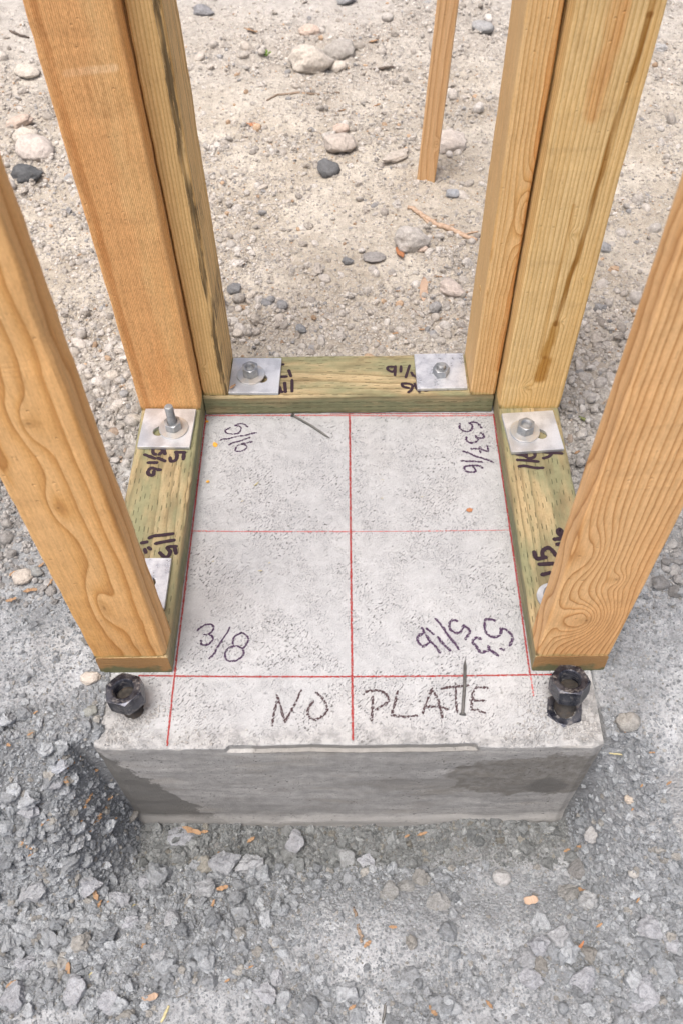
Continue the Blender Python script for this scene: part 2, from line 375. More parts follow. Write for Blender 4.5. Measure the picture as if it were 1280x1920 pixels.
def concrete_material():
    n = NB('cast_concrete'); P = n.coords(); x, y, z = n.sep(P)
    top = n.rng(z, -.0045, -.0015)
    n1 = n.noise(P, 9., 4); n2 = n.noise(P, 70., 5, .65); n3 = n.noise(P, 500., 4, .7)
    # trowelled top: pale, with torn pits drawn diagonally
    c1, s1 = math.cos(math.radians(48)), math.sin(math.radians(48))
    u = n.add(n.mul(x, c1), n.mul(y, s1)); v = n.sub(n.mul(y, c1), n.mul(x, s1))
    wv = n.mul(n.noise(P, 14., 2), .015)
    def pits(su, sv, lo, hi, sd):
        q = n.noise(n.vec(n.add(n.mul(u, su), sd), n.mul(n.add(v, wv), sv), 0.), 1., 4, .62); return n.rng(q, lo, hi)
    lowm = n.noise(P, 12., 3)
    p1 = n.mul(pits(190., 500., .575, .625, 0.), n.rng(n.add(n.mul(lowm, .6), n.mul(n.noise(P, 45., 3), .4)), .46, .57, .05, 1.))
    p2 = n.mul(pits(420., 950., .575, .63, 5.), n.rng(n.noise(P, 26., 3), .46, .58, .08, 1.))
    pit = n.m_('MAXIMUM', p1, n.mul(p2, .8))
    fray = n.noise(n.vec(n.mul(u, 120.), n.mul(v, 900.), 0.), 1., 3, .6)
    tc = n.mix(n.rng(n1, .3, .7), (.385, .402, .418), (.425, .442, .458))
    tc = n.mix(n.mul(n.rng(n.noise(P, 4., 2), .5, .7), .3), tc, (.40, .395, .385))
    tc = n.mix(.7, tc, n.ramp(n2, [(.3, (.84, .84, .84)), (.65, (1.08, 1.08, 1.08))]), 'MULTIPLY')
    tc = n.mix(.6, tc, n.ramp(fray, [(.3, (.86, .86, .86)), (.65, (1.05, 1.05, 1.05))]), 'MULTIPLY')
    tc = n.mix(n.mul(pit, .9), tc, (.09, .087, .085))
    # formed front face: darker, horizontally streaked, with small air holes
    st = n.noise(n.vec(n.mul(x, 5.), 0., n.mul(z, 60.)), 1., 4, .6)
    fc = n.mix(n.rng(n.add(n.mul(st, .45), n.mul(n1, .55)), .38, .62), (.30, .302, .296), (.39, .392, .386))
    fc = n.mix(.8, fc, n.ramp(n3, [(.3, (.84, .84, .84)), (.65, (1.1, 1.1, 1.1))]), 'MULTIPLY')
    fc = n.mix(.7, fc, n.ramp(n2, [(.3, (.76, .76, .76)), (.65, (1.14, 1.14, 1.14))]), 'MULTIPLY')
    scuf = n.rng(n.noise(n.vec(n.mul(x, 14.), y, n.mul(z, 45.)), 1., 5, .7), .52, .66); fc = n.mix(n.mul(scuf, .4), fc, (.27, .262, .245))
    fc = n.mix(n.mul(n.rng(n.noise(n.vec(n.mul(x, 6.), 0., n.mul(z, 30.)), 1., 3), .55, .7), .35), fc, (.33, .31, .27))
    hole = n.m_('MAXIMUM', n.rng(n.voro(P, 75.), .14, .08), n.rng(n.voro(P, 190.), .20, .10)); hk = n.rng(n.noise(P, 18., 3), .44, .58)
    hole = n.mul(hole, hk)
    fc = n.mix(n.mul(hole, .75), fc, (.12, .12, .115))
    # damp stains with ragged shores
    jx = n.mul(n.sub(n.noise(P, 16., 5, .7), .5), .10); jz = n.mul(n.sub(n.noise(n.vec(n.add(x, 3.), z, 0.), 20., 5, .7), .5), .11)
    ls = n.rng(n.add(n.add(x, jx), n.mul(n.add(z, .0), .42)), -.299, -.306)
    rs = n.gauss(n.sub(n.add(x, jx), .25), .15, n.sub(n.add(z, jz), -.10), .085)
    rs = n.m_('MAXIMUM', n.rng(rs, .42, .52), n.mul(n.rng(n.gauss(n.sub(n.add(x, jx), .10), .16, n.sub(n.add(z, jz), -.13), .035), .45, .8), .5))
    drk = n.rng(n.gauss(n.sub(n.add(x, n.mul(jx, .5)), .248), .035, n.sub(n.add(z, n.mul(jz, .5)), -.135), .045), .5, .7)
    nch = n.mul(n.mul(n.rng(z, -.0165, -.0150), n.rng(x, -.120, -.116)), n.rng(x, .152, .148)); fc = n.mix(n.mul(nch, .75), fc, n.mix(n2, (.17, .168, .16), (.27, .265, .25)))  # recessed notch strip coloured darker than the face around it
    fc = n.mix(n.mul(ls, .85), fc, (.135, .135, .128)); fc = n.mix(n.mul(rs, n.rng(n2, .3, .6, .35, .8)), fc, (.135, .128, .112)); fc = n.mix(n.mul(drk, .7), fc, (.12, .12, .115))
    bt = n.rng(n.add(z, n.mul(n.sub(n.noise(P, 25., 4), .5), .05)), -.235, -.262)
    fc = n.mix(n.mul(bt, .5), fc, (.47, .47, .46))
    # rubbed, crumbled margin near the front arris and corners
    dust = n.mul(n.rng(n.add(y, n.mul(n.sub(n.noise(P, 22., 4), .5), .06)), -.068, -.088), .6)
    corner = n.rng(n.add(n.m_('ABSOLUTE', x), n.mul(n.sub(n.noise(P, 22., 4), .5), .08)), .232, .256)
    corner = n.mul(corner, n.rng(y, .0, -.02))
    tc = n.mix(n.m_('MAXIMUM', dust, n.mul(corner, .85)), tc, n.mix(n.rng(n2, .38, .60), (.20, .205, .205), (.37, .375, .375)))
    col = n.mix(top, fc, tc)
    h = n.add(n.mul(n2, .6), n.add(n.mul(n3, .35), n.mul(n.m_('MAXIMUM', n.mul(pit, top), hole), -1.4)))
    h = n.add(h, n.mul(fray, .3))
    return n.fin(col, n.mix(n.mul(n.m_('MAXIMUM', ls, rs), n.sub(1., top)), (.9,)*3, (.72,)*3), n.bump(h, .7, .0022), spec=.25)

def metal_mat(name, a, b, rough, metal, blot=40., dirt=None, dk=0.):
    n = NB(name); P = n.coords(); q = n.noise(P, blot, 4, .6); f = n.noise(P, 700., 3, .6)
    col = n.mix(n.rng(q, .35, .65), a, b)
    col = n.mix(.5, col, n.ramp(f, [(.3, (.82, .82, .82)), (.65, (1.1, 1.1, 1.1))]), 'MULTIPLY')
    if dirt is not None: col = n.mix(n.mul(n.rng(n.noise(P, 150., 4, .7), .5, .66), dk), col, dirt)
    mt = metal if dirt is None else n.mul(n.rng(n.noise(P, 150., 4, .7), .5, .66, 1., 1.-dk), metal)
    return n.fin(col, n.rng(q, .3, .7, rough-.08, rough+.12), n.bump(n.add(f, q), .35, .0006), mt)

def ink_material(name, col, uneven, coverage, edge=.75):
    """marker or chalk laid on a rough surface: UV.x runs along the stroke (m), UV.y across (-1..1)"""
    n = NB(name); P = n.coords('Object'); uv = n.coords('UV'); uu, vv, _ = n.sep(uv)
    x, y, z = n.sep(P); c1, s1 = math.cos(math.radians(48)), math.sin(math.radians(48))
    u = n.add(n.mul(x, c1), n.mul(y, s1)); v = n.sub(n.mul(y, c1), n.mul(x, s1))
    q = n.noise(n.vec(n.mul(u, uneven*.55), n.mul(v, uneven), 0.), 1., 3, .65)
    av = n.m_('ABSOLUTE', vv)
    q = n.sub(q, n.mul(n.m_('POWER', av, 3.), edge*.4))
    al = n.rng(q, .5-coverage-.03, .5-coverage+.03)
    c = n.mix(n.noise(P, 500., 2), col, tuple(min(1, k*1.6+.01) for k in col))
    return n.fin(c, .75, alpha=al, spec=.2)

M = {}
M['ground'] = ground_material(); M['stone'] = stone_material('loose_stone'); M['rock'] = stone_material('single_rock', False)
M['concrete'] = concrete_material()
M['galv'] = metal_mat('galvanized_plate', (.52, .55, .59), (.66, .69, .73), .36, .6, 45.)
M['galv_spangle'] = metal_mat('dipped_plate', (.54, .57, .62), (.72, .75, .79), .33, .6, 80.)
M['zinc'] = metal_mat('zinc_washer', (.47, .51, .55), (.58, .55, .50), .35, .6, 35.)
M['galv_nut'] = metal_mat('galvanized_nut', (.25, .27, .29), (.38, .40, .415), .42, .6, 90.)
M['rod'] = metal_mat('galvanized_rod', (.24, .26, .275), (.36, .375, .385), .5, .5, 120.)
M['black'] = metal_mat('oiled_black_steel', (.022, .025, .038), (.085, .09, .108), .30, .6, 50., (.20, .195, .19), .7)
M['rusty'] = metal_mat('rusty_thread', (.022, .021, .02), (.06, .055, .048), .6, .3, 120., (.09, .06, .04), .45)
M['nail'] = metal_mat('dull_nail_steel', (.10, .10, .095), (.18, .18, .175), .5, .6, 90.)
M['ink'] = ink_material('marker_on_wood', (.022, .012, .018), 500., .26, .3)
M['ink_c'] = ink_material('marker_on_concrete', (.040, .020, .050), 620., .085, .35)
M['ink_k'] = ink_material('black_marker_on_concrete', (.045, .028, .032), 560., .06, .35)
M['chalk'] = ink_material('red_chalk', (.22, .020, .018), 900., .075, .8)
M['chalk_faint'] = ink_material('faint_red_chalk', (.36, .085, .08), 800., .035, .8)

# ------------------------------------------------------------------ ground sheet
def axis(a, b, segs):                                # dense middle, growing steps outwards
    v = []
    for lo, hi, st in segs: v += list(np.arange(lo, hi, st))
    v.append(segs[-1][1]); lo = v[0]; hi = v[-1]; st = .012
    L = []; R = []
    while hi < b: hi += st; R.append(hi); st *= 1.12
    st = .012
    while lo > a: lo -= st; L.append(lo); st *= 1.12
    return np.array(L[::-1]+v+R)
xs = axis(-45, 45, [(-1.3, -.7, .0065), (-.7, -.29, .0036), (-.29, .29, .0042), (.29, .7, .0036), (.7, 1.3, .0065)])
ys = axis(-45, 70, [(-.62, -.05, .0036), (-.05, .55, .0052), (.55, 1.2, .0058), (1.2, 2.4, .0105)])
X, Y = np.meshgrid(xs, ys); Z = H(X, Y)
nx, ny = len(xs), len(ys); co = np.stack([X, Y, Z], -1).reshape(-1, 3).astype(np.float32)
i = np.arange(nx-1)[None] + nx*np.arange(ny-1)[:, None]; i = i.ravel()
quads = np.stack([i, i+1, i+nx+1, i+nx], 1).astype(np.int32)
me = bpy.data.meshes.new('ground'); me.vertices.add(len(co)); me.vertices.foreach_set('co', co.ravel())
me.loops.add(quads.size); me.loops.foreach_set('vertex_index', quads.ravel()); me.polygons.add(len(quads))
me.polygons.foreach_set('loop_start', np.arange(0, quads.size, 4, dtype=np.int32))
me.polygons.foreach_set('use_smooth', np.ones(len(quads), bool)); me.update(calc_edges=True)
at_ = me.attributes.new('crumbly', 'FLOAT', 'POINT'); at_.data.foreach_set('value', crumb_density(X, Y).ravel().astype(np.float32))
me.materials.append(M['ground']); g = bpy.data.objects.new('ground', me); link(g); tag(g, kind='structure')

# ------------------------------------------------------------------ concrete footing
def build_footing():
    F0, XL, XR, YB, ZB = -.099, -.305, .2945, .548, -.40
    nl, nr = at(422, 1405, 0)[0], at(893, 1395, 0)[0]
    xs = np.linspace(XL, XR, 230); V = []; nP = 0
    for xi, x in enumerate(xs):
        e = min(x-XL, XR-x); cor = float(sstep(np.array(.012-e), 0, .012))
        chip = .0012+.0035*max(0, float(fbm(np.array(x*38), np.array(1.), 50, 3))-.45)*4
        chip += .010*float(sstep(np.array(abs(x)-.20), 0, .1))*float(vnoise(np.array(x*55), np.array(7.), 51))
        chip = min(chip, .012)
        y0 = F0+.0018*(float(fbm(np.array(x*20), np.array(2.), 52, 3))-.5)*2+.004*cor
        rec = .0048*float(sstep(np.array(x), nl, nl+.003))*(1-float(sstep(np.array(x), nr-.001, nr+.001)))
        rag = .0016*(float(fbm(np.array(x*90), np.array(5.), 53, 3))-.5)*2
        row = []
        ysx = [YB]+list(np.linspace(YB-.02, y0+chip+.03, 8))+list(np.linspace(y0+chip+.028, y0+chip+rec, 12))
        for y in ysx: row.append((y, -.0007*max(0, 1-(y-y0)/.02)))
        zr = -.0118+rag*.5
        c2 = chip*.55
        for q in (.3, .6, 1.): row.append((y0+rec+chip*(1-math.sin(q*math.pi/2)), -c2*(1-math.cos(q*math.pi/2))-.0007))
        zz = -c2-.0007
        for q in (.4, .8, 1.): row.append((y0+rec, zz+(zr-zz)*q))
        row.append((y0+.0004, zr-.0012*min(1, rec/.0048)-.0002))
        for z in np.linspace(zr-.006, -.30, 44):
            row.append((y0+.0012*(float(fbm(np.array(x*14), np.array(z*40), 54, 3))-.5)*2-.004*float(sstep(np.array(-z), .24, .27)), z))
        row.append((y0, ZB)); row.append((YB, ZB)); nP = len(row)
        for (y, z) in row: V.append((x, y, z))
    Fs = []
    for a in range(len(xs)-1):
        for b in range(nP): Fs.append([a*nP+b, a*nP+(b+1) % nP, (a+1)*nP+(b+1) % nP, (a+1)*nP+b])
    Fs.append([b for b in range(nP)][::-1]); Fs.append([(len(xs)-1)*nP+b for b in range(nP)])
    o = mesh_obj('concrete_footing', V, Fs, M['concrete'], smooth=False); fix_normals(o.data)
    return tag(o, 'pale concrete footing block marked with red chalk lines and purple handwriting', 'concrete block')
footing = build_footing()

RIB = [0]
def ribbon(name, strokes, z, width, mat, parent, jitter=.10, label=None):
    """strokes: lists of photo pixels written on the level z; each becomes a flat band of ink"""
    V = []; Fs = []; UV = []
    for s in strokes:
        RIB[0] += 1; zz = z+.00022+.00003*(RIB[0] % 9)
        P = [Vector(at(px, py, z)[:2].tolist()) for px, py in s]
        # round the corners a little, then resample
        Q = []
        for a in range(len(P)-1):
            p0 = P[max(a-1, 0)]; p1 = P[a]; p2 = P[a+1]; p3 = P[min(a+2, len(P)-1)]
            for k in range(6):
                t = k/6; Q.append(.5*((2*p1)+(p2-p0)*t+(2*p0-5*p1+4*p2-p3)*t*t+(3*p1-p0-3*p2+p3)*t**3))
        Q.append(P[-1]); R = [Q[0]]
        for a in range(1, len(Q)):
            d = (Q[a]-Q[a-1]).length; m = max(1, int(d/.004))
            for k in range(1, m+1): R.append(Q[a-1].lerp(Q[a], k/m))
        hw = width/2; base = len(V); L = 0; m = len(R)
        d0 = (R[1]-R[0]).normalized(); d1 = (R[-1]-R[-2]).normalized()
        R = [R[0]-d0*hw*.8]+R+[R[-1]+d1*hw*.8]
        for a, q in enumerate(R):
            t = (R[min(a+1, len(R)-1)]-R[max(a-1, 0)]).normalized(); nn = Vector((-t.y, t.x))
            e = .45 if a in (0, len(R)-1) else 1
            wv = hw*e*(1+random.uniform(-jitter, jitter))
            if a: L += (R[a]-R[a-1]).length
            V.append((q.x+nn.x*wv, q.y+nn.y*wv, zz)); V.append((q.x-nn.x*wv, q.y-nn.y*wv, zz)); UV += [(L, 1), (L, -1)]
        for a in range(len(R)-1): Fs.append([base+2*a, base+2*a+1, base+2*a+3, base+2*a+2])
    org = Vector(V[0]); o = mesh_obj(name, [Vector(v) for v in V], Fs, mat, parent)
    uv = o.data.uv_layers.new(name='UVMap')
    for lp in o.data.loops: uv.data[lp.index].uv = UV[lp.vertex_index]
    if label: o['label'] = label
    return o
def crop(ox, oy, s, strokes): return [[(ox+a/s, oy+b/s) for a, b in st] for st in strokes]
MM = .001
# red layout lines
for st, w_, m_ in (([(387, 779), (368, 935), (350, 1085), (328, 1265), (314, 1397)], 2.6, 'chalk'),
                   ([(924, 777), (935, 855), (951, 965), (972, 1115), (992, 1262)], 2.6, 'chalk'),
                   ([(994, 1268), (999, 1305)], 2.2, 'chalk_faint'),
                   ([(655, 776), (657, 1000), (659, 1200), (661, 1386)], 3.0, 'chalk'),
                   ([(262, 1267), (500, 1269), (800, 1268), (1095, 1264)], 2.6, 'chalk'),
                   ([(390, 779.5), (560, 779), (760, 780), (920, 779.5)], 3.4, 'chalk_faint'),
                   ([(620, 776.5), (760, 775.5), (921, 776.5)], 1.6, 'chalk'),
                   ([(360, 996), (500, 997), (655, 997)], 2.4, 'chalk_faint'), ([(655, 997), (800, 996), (952, 994)], 1.7, 'chalk_faint')):
    ribbon('chalk_line', [st], 0, w_*1.35*MM, M[m_], footing, .15)
TXT = [
 (crop(400, 770, 12.8, [[(410,410),(300,470),(330,540),(500,560),(610,540),(670,450),(640,380),(530,360)],[(530,360),(650,310),(740,330),(830,390)],
   [(190,710),(230,680),(350,680),(500,640),(650,610),(800,590),(900,555),(1035,535)],[(385,820),(470,775),(600,745),(720,705),(890,645)],
   [(930,750),(700,800),(580,850),(540,920),(550,970),(650,980),(760,940),(805,880),(770,830),(700,810)]]), 2.4, 'ink_c', 'small purple 5/16 near the left rear corner'),
 (crop(840, 780, 12.8, [[(270,190),(265,300),(350,360),(470,375),(560,310),(550,210),(490,170)],[(490,170),(600,150),(700,180),(790,290)],
   [(425,510),(430,590),(530,650),(660,620),(700,560),(650,480)],[(660,520),(780,530),(850,510),(820,440),(760,410)],
   [(540,790),(740,790),(860,830),(950,840),(920,710)],[(750,750),(760,880)],[(350,850),(500,900),(650,970),(800,1010),(950,1060),(1070,1110)],
   [(310,1080),(450,1090),(600,1090),(800,1110)],[(810,1250),(730,1200),(600,1190),(420,1210),(370,1260),(420,1330),(550,1350),(640,1330),(620,1260),(580,1210)]]), 3.0, 'ink_c', 'purple 5 3 7/16 near the right rear corner'),
 (crop(360, 1160, 10.667, [[(110,240),(190,170),(310,115),(410,130),(430,220),(340,310),(250,320)],[(340,310),(420,380),(400,460),(300,525),(190,515),(190,440)],
   [(755,180),(700,300),(600,440),(500,590),(460,690),(350,800)],[(990,290),(880,340),(820,430),(840,540),(920,550),(1000,590),(1060,560),(1120,470),(1120,370),(1040,300),(980,280)],
   [(840,545),(730,600),(670,700),(680,800),(750,850),(880,840),(980,780),(1040,700),(1020,620),(990,590)]]), 2.3, 'ink_c', 'purple 3/8 near the left front corner'),
 (crop(770, 1140, 6.4, [[(130,240),(150,300),(80,340),(90,420),(150,460),(220,410)],[(180,330),(230,400),(290,460),(345,535)],[(190,250),(265,315)],[(320,350),(380,430),(465,510)],
   [(290,130),(370,220),(450,340),(510,410),(570,495)],[(550,160),(500,145),(460,190),(470,260),(530,300),(590,290),(630,210)],[(630,210),(700,280),(650,375)],
   [(835,370),(770,360),(735,410),(770,450),(830,530),(890,520),(940,500),(925,460)],[(940,500),(1040,570)],[(1070,490),(1110,505)],
   [(1000,150),(900,135),(880,190),(890,280),(930,330),(1000,350),(1060,330),(1085,250)],[(1070,250),(1130,260),(1190,310),(1215,370),(1180,450)]]), 3.1, 'ink_c', 'upside-down purple 5 3 5/16 near the right front corner'),
 (crop(490, 1270, 5.818, [[(120,525),(135,420),(165,290),(182,240)],[(170,195),(205,300),(240,420),(262,490)],[(262,490),(320,380),(370,290),(435,145)],
   [(600,170),(660,220),(710,300),(715,370),(660,430),(580,465),(520,430),(510,350),(570,265)]]), 2.8, 'ink_k', 'black word NO in capitals'),
 (crop(680, 1270, 5.333, [[(10,170),(60,135),(180,140),(245,190),(255,240),(200,280),(130,320)],[(95,190),(95,300),(85,430)],[(345,140),(320,240),(285,380)],[(285,380),(400,392),(535,385)],
   [(595,360),(630,260),(690,110)],[(690,130),(750,230),(790,400)],[(640,295),(780,300),(845,325)],[(785,115),(900,95),(1050,85)],[(925,70),(925,200),(940,350)],
   [(1240,105),(1120,110),(1090,220),(1080,320)],[(1070,230),(1220,235)],[(1070,320),(1140,330),(1215,355)]]), 2.8, 'ink_k', 'black word PLATE in capitals')]
for st, w_, m_, lb in TXT: ribbon('handwriting', st, 0, w_*1.35*MM, M[m_], footing, .3, lb)

# ------------------------------------------------------------------ sill plates
W, T = .089, .038
YEL = dict(light=(.60, .45, .22), mid=(.50, .34, .135), dark=(.30, .17, .055))
sl = wood('treated_sill_left', 'Y', (.44, .345, .20), (.345, .26, .14), (.20, .145, .075), .0055, (-.02, -.05), (.012, 6., 1.2), treated=True, end=True, seed=1., fuzz=.8)
sr = wood('treated_sill_right', 'Y', (.46, .36, .205), (.36, .27, .145), (.20, .145, .075), .0058, (.03, -.07), (.012, 6., 1.2), treated=True, end=True, seed=6., fuzz=.8)
sb = wood('treated_sill_rear', 'X', (.48, .385, .23), (.38, .295, .165), (.22, .155, .08), .005, (.02, -.06), (.012, 6., 1.), treated=True, seed=12., fuzz=.8)
def chamf(qa, qb, g): return qa, qb
p_left = board('sill_plate', (W, T, .530), 'Y', (-.2665, 0, .0003), sl, bevel=.0045, cuts=110, wob=.0009, seed=1)
tag(p_left, 'greenish treated timber plate on the left side of the concrete, under the stud pair', 'sill plate', 'treated timber plates on the concrete')
p_right = board('sill_plate', (W, T, .528), 'Y', (.2655, -.002, .0003), sr, bevel=.0045, cuts=110, wob=.0009, seed=2)
tag(p_right, 'greenish treated timber plate on the right side of the concrete, under the knotty stud', 'sill plate', 'treated timber plates on the concrete')
p_back = board('sill_plate', (W, T, .4385), 'X', (-.2205, .4815, .0003), sb, bevel=.0035, cuts=110, wob=.0009, seed=3)
tag(p_back, 'short treated timber plate along the rear of the concrete, between the two side plates', 'sill plate', 'treated timber plates on the concrete')
PT = [
 (p_back, crop(430, 660, 9.846, [[(900,235),(1000,230)],[(1100,340),(1140,450)],[(900,460),(1060,455)],[(1025,570),(1040,740)],[(1160,520),(1160,730)],[(930,650),(950,720),(985,740)],[(790,768),(920,762)]]), 4.3),
 (p_back, crop(710, 660, 7.53, [[(220,210),(130,210),(125,250),(190,280),(225,240)],[(230,200),(222,330)],[(308,200),(305,280)],[(430,190),(375,360)],[(455,290),(480,330),(540,362)],
    [(320,450),(420,450),(470,480),(450,540),(410,570)],[(320,460),(340,490),(420,510)],[(500,450),(520,500),(570,565)],[(640,545),(680,545)]]), 3.6),
 (p_left, crop(250, 830, 10.667, [[(740,300),(760,370),(850,350),(880,260),(860,190)],[(850,190),(1040,195)],[(1020,200),(1005,330)],[(400,100),(400,200),(450,240)],[(500,110),(600,150),(520,240)],[(620,120),(640,230)],
    [(230,240),(440,320)],[(500,310),(640,370)],[(300,400),(480,400)],[(460,530),(360,510),(300,580),(320,640),(400,650),(420,570)],[(490,540),(550,545)]]), 4.4),
 (p_left, crop(250, 980, 12.8, [[(385,370),(500,320),(700,300),(960,265)],[(540,505),(700,470),(990,420)],[(200,490),(335,465)],[(280,640),(310,720)],[(370,600),(420,640)],[(1040,570),(830,590),(880,680)],
    [(1000,590),(1030,740)],[(900,680),(850,800),(750,820),(640,720)]]), 4.2),
 (p_right, crop(940, 830, 9.846, [[(270,215),(400,240),(500,290),(600,260),(610,190)],[(450,190),(450,250)],[(280,320),(400,325),(670,350)],[(310,440),(420,430),(600,465),(760,465)],
    [(740,165),(900,190),(1110,200)],[(920,200),(860,260),(760,290)]]), 3.9),
 (p_right, crop(980, 970, 12.8, [[(740,530),(900,510),(960,440)],[(960,390),(880,290),(830,340),(880,430),(960,440)],[(810,650),(900,640)],[(260,830),(310,980),(400,990),(540,960)],
    [(470,950),(460,820),(580,730),(700,800),(780,920)],[(380,1130),(720,1110)],[(450,1380),(650,1330)]]), 4.8)]
for par, st, w_ in PT:
    o = ribbon('handwriting', st, T+.0008, w_*1.25*MM, M['ink'], par, .12)
    o.location = -par.location

# ------------------------------------------------------------------ studs
# knots: (a, height, spread a, spread g, shift, core a, core g)
m_fl = wood('fir_wavy', 'Z', (0.78, 0.5, 0.235), (0.68, 0.385, 0.14), (0.43, 0.195, 0.055), .0105, (-.030, .050), (.014, 5.5, 1.5),
            knots=[(-.004, .118, .013, .050, .012, .006, .020), (-.004, .30, .010, .030, .010, .0055, .0065), (.004, .415, .014, .030, .011, .010, .006)],
            blotch=((.92, .84, .74), .6), seed=3., contrast=.75, fuzz=.75, ringsharp=.55)
m_fr = wood('fir_knotty', 'Z', (0.77, 0.5, 0.25), (0.67, 0.395, 0.17), (0.4, 0.18, 0.055), .0062, (.075, .03), (.014, 6., 1.6),
            knots=[(-.002, .085, .028, .046, .042, .0075, .009), (-.020, .215, .020, .055, .016, 0, 0), (.012, .17, .010, .014, .012, .004, .004)],
            blotch=((.95, .80, .66), .5), seed=7., contrast=.85, fuzz=.6, ringsharp=.8)
m_bl = wood('fir_rough_orange', 'Z', (0.8, 0.5, 0.24), (0.74, 0.4, 0.155), (0.5, 0.23, 0.07), .0021, (.22, .05), (.006, 6., 1.),
            knots=[(.004, .075, .008, .012, .004, 0, 0)], blotch=((.98, .86, .72), .7), seed=11., contrast=.7, fuzz=1.25,
            streaks=[(.030, 0, .030, 2.4, .030, (1.04, 1.2, 1.30), .8), (-.034, .0, -.036, 2.4, .006, (.75, .62, .5), .8), (-.02, .50, .03, .505, .006, (1.3, 1.6, 2.2), .5)])
m_bly = wood('pine_mildewed', 'Z', (0.76, 0.56, 0.28), (0.67, 0.46, 0.19), (0.48, 0.29, 0.1), .0034, (-.14, .05), (.006, 6., 1.),
             knots=[(-.010, .055, .005, .008, .006, .0035, .0035)], mold=(.0135, .0085, .85), seed=15., contrast=.8, fuzz=.6)
m_bry = wood('pine_fine', 'Z', (0.78, 0.57, 0.3), (0.7, 0.46, 0.2), (0.5, 0.28, 0.1), .0030, (.10, .10), (.010, 6., 1.3),
             knots=[(.022, .31, .014, .05, .018, 0, 0)], seed=19., contrast=.8, fuzz=.6, blotch=((.95, .86, .78), .5),
             streaks=[(.0165, .05, .0165, 2.4, .005, (.85, .62, .42), .7), (-.016, .72, -.016, 1.2, .004, (.35, .33, .3), .8)])
m_br = wood('pine_stained', 'Z', (0.8, 0.61, 0.32), (0.71, 0.5, 0.22), (0.52, 0.32, 0.11), .0045, (-.16, .09), (.010, 6., 1.),
            knots=[(-.012, .043, .008, .012, .008, .005, .0035), (.018, .165, .004, .006, .004, .0022, .0022), (.006, .30, .006, .008, .005, .003, .003), (.030, .235, .004, .006, .004, .0022, .0022)],
            streaks=[(.004, .062, .006, .093, .014, (.58, .42, .18), .95), (.004, .105, .010, .16, .010, (.62, .47, .22), .9), (.010, .16, .030, .55, .0046, (.42, .28, .10), .95),
                     (.030, .55, .037, 1.6, .005, (.6, .45, .25), .8), (-.004, .10, -.002, .34, .0035, (.74, .60, .40), .7), (-.003, .45, .012, 1.7, .014, (.86, .62, .46), .8)],
            seed=23., contrast=.75, fuzz=.55, blotch=((1., .88, .68), .5))
m_st = wood('fir_stake', 'Z', (0.74, 0.5, 0.28), (0.66, 0.41, 0.2), (0.5, 0.28, 0.13), .005, (.03, .05), (.012, 6., 1.5),
            knots=[(.012, .14, .006, .010, .008, .003, .003)], seed=27., contrast=.7, fuzz=.4)

HT = 2.44
def wane(qa, qb, g):                                  # rough worn arris low on the near left stud
    k = max(0, 1-g/.10); cut = .0035*k+.004*max(0, 1-abs(g-.50)/.09)
    d = (qa-(W/2-cut))+( -qb-(T/2-cut))
    if qa > 0 and qb < 0 and d > 0: qa -= d*.5; qb += d*.5
    return qa, qb
o = board('wall_stud', (W, T, HT), 'Z', (-.2665, T/2+.0005, T+.0007), m_fl, cuts=500, wob=.0009, seed=5, mod=wane)
tag(o, 'near left orange timber stud with bold wavy grain, standing above the left black nut', 'timber stud', 'timber studs on the plates')
o = board('wall_stud', (W, T, HT), 'Z', (.2655, T/2-.0015, T+.0007), m_fr, cuts=260, wob=.0009, seed=6)
tag(o, 'near right timber stud with a big swirling knot at its foot', 'timber stud', 'timber studs on the plates')
o = board('wall_stud', (W, T, HT), 'Z', (-.2670, .412+T/2, T+.0007), m_bl, cuts=260, wob=.0009, seed=7)
tag(o, 'wide orange rough-sawn stud behind the washer with the long threaded rod', 'timber stud', 'timber studs on the plates')
o = board('wall_stud', (T, W, HT), 'Z', (-.2014, .441+W/2, T+.0007), m_bly, cuts=260, wob=.0008, seed=8)
tag(o, 'narrow yellow stud streaked with black mildew beside the orange stud', 'timber stud', 'timber studs on the plates')
st_ry = board('wall_stud', (T, W, HT), 'Z', (.2002, .4365+W/2, T+.0007), m_bry, cuts=260, wob=.0008, seed=9)
tag(st_ry, 'narrow pale stud with a splintered left edge, on the right end of the rear plate', 'timber stud', 'timber studs on the plates')
o = board('wall_stud', (W, T, HT), 'Z', (.2667, .4075+T/2, T+.0007), m_br, cuts=260, wob=.0009, seed=10)
tag(o, 'wide yellow stud with brown wet stains and small knots, rear of the right plate', 'timber stud', 'timber studs on the plates')
for (x_, y_, m_, par) in ((-.2670, .412, m_bl, 0), (.2667, .4075, m_br, 1)):
    pr = bpy.data.objects['wall_stud.002' if par == 0 else 'wall_stud.005']
    o = board('unseen_gap_board', (W, .034, HT), 'Z', (0, T/2+.0175, 0), m_, cuts=30, wob=.0006, seed=20+par, parent=pr)  # added unseen board behind each wide stud, so the gap beside it stays dark
# splinters lifting from the narrow right stud
for (dz, ln, th) in ((.150, .05, .18), (.165, .04, -.12), (.175, .028, .3)):
    a = [(0, 0, 0), (.0028, .0004, ln), (.0048, .0, ln*.96), (.0022, -.0016, ln*.5), (.0010, .0014, ln*.4)]
    s = mesh_obj('splinter', a, [(0, 3, 2), (0, 4, 1), (0, 1, 3), (1, 2, 3), (0, 2, 4), (1, 4, 2)], m_bry, st_ry, loc=(-T/2-.0008, -W/2+.004, dz))
    s.rotation_euler = (.1, th-.15, 0)

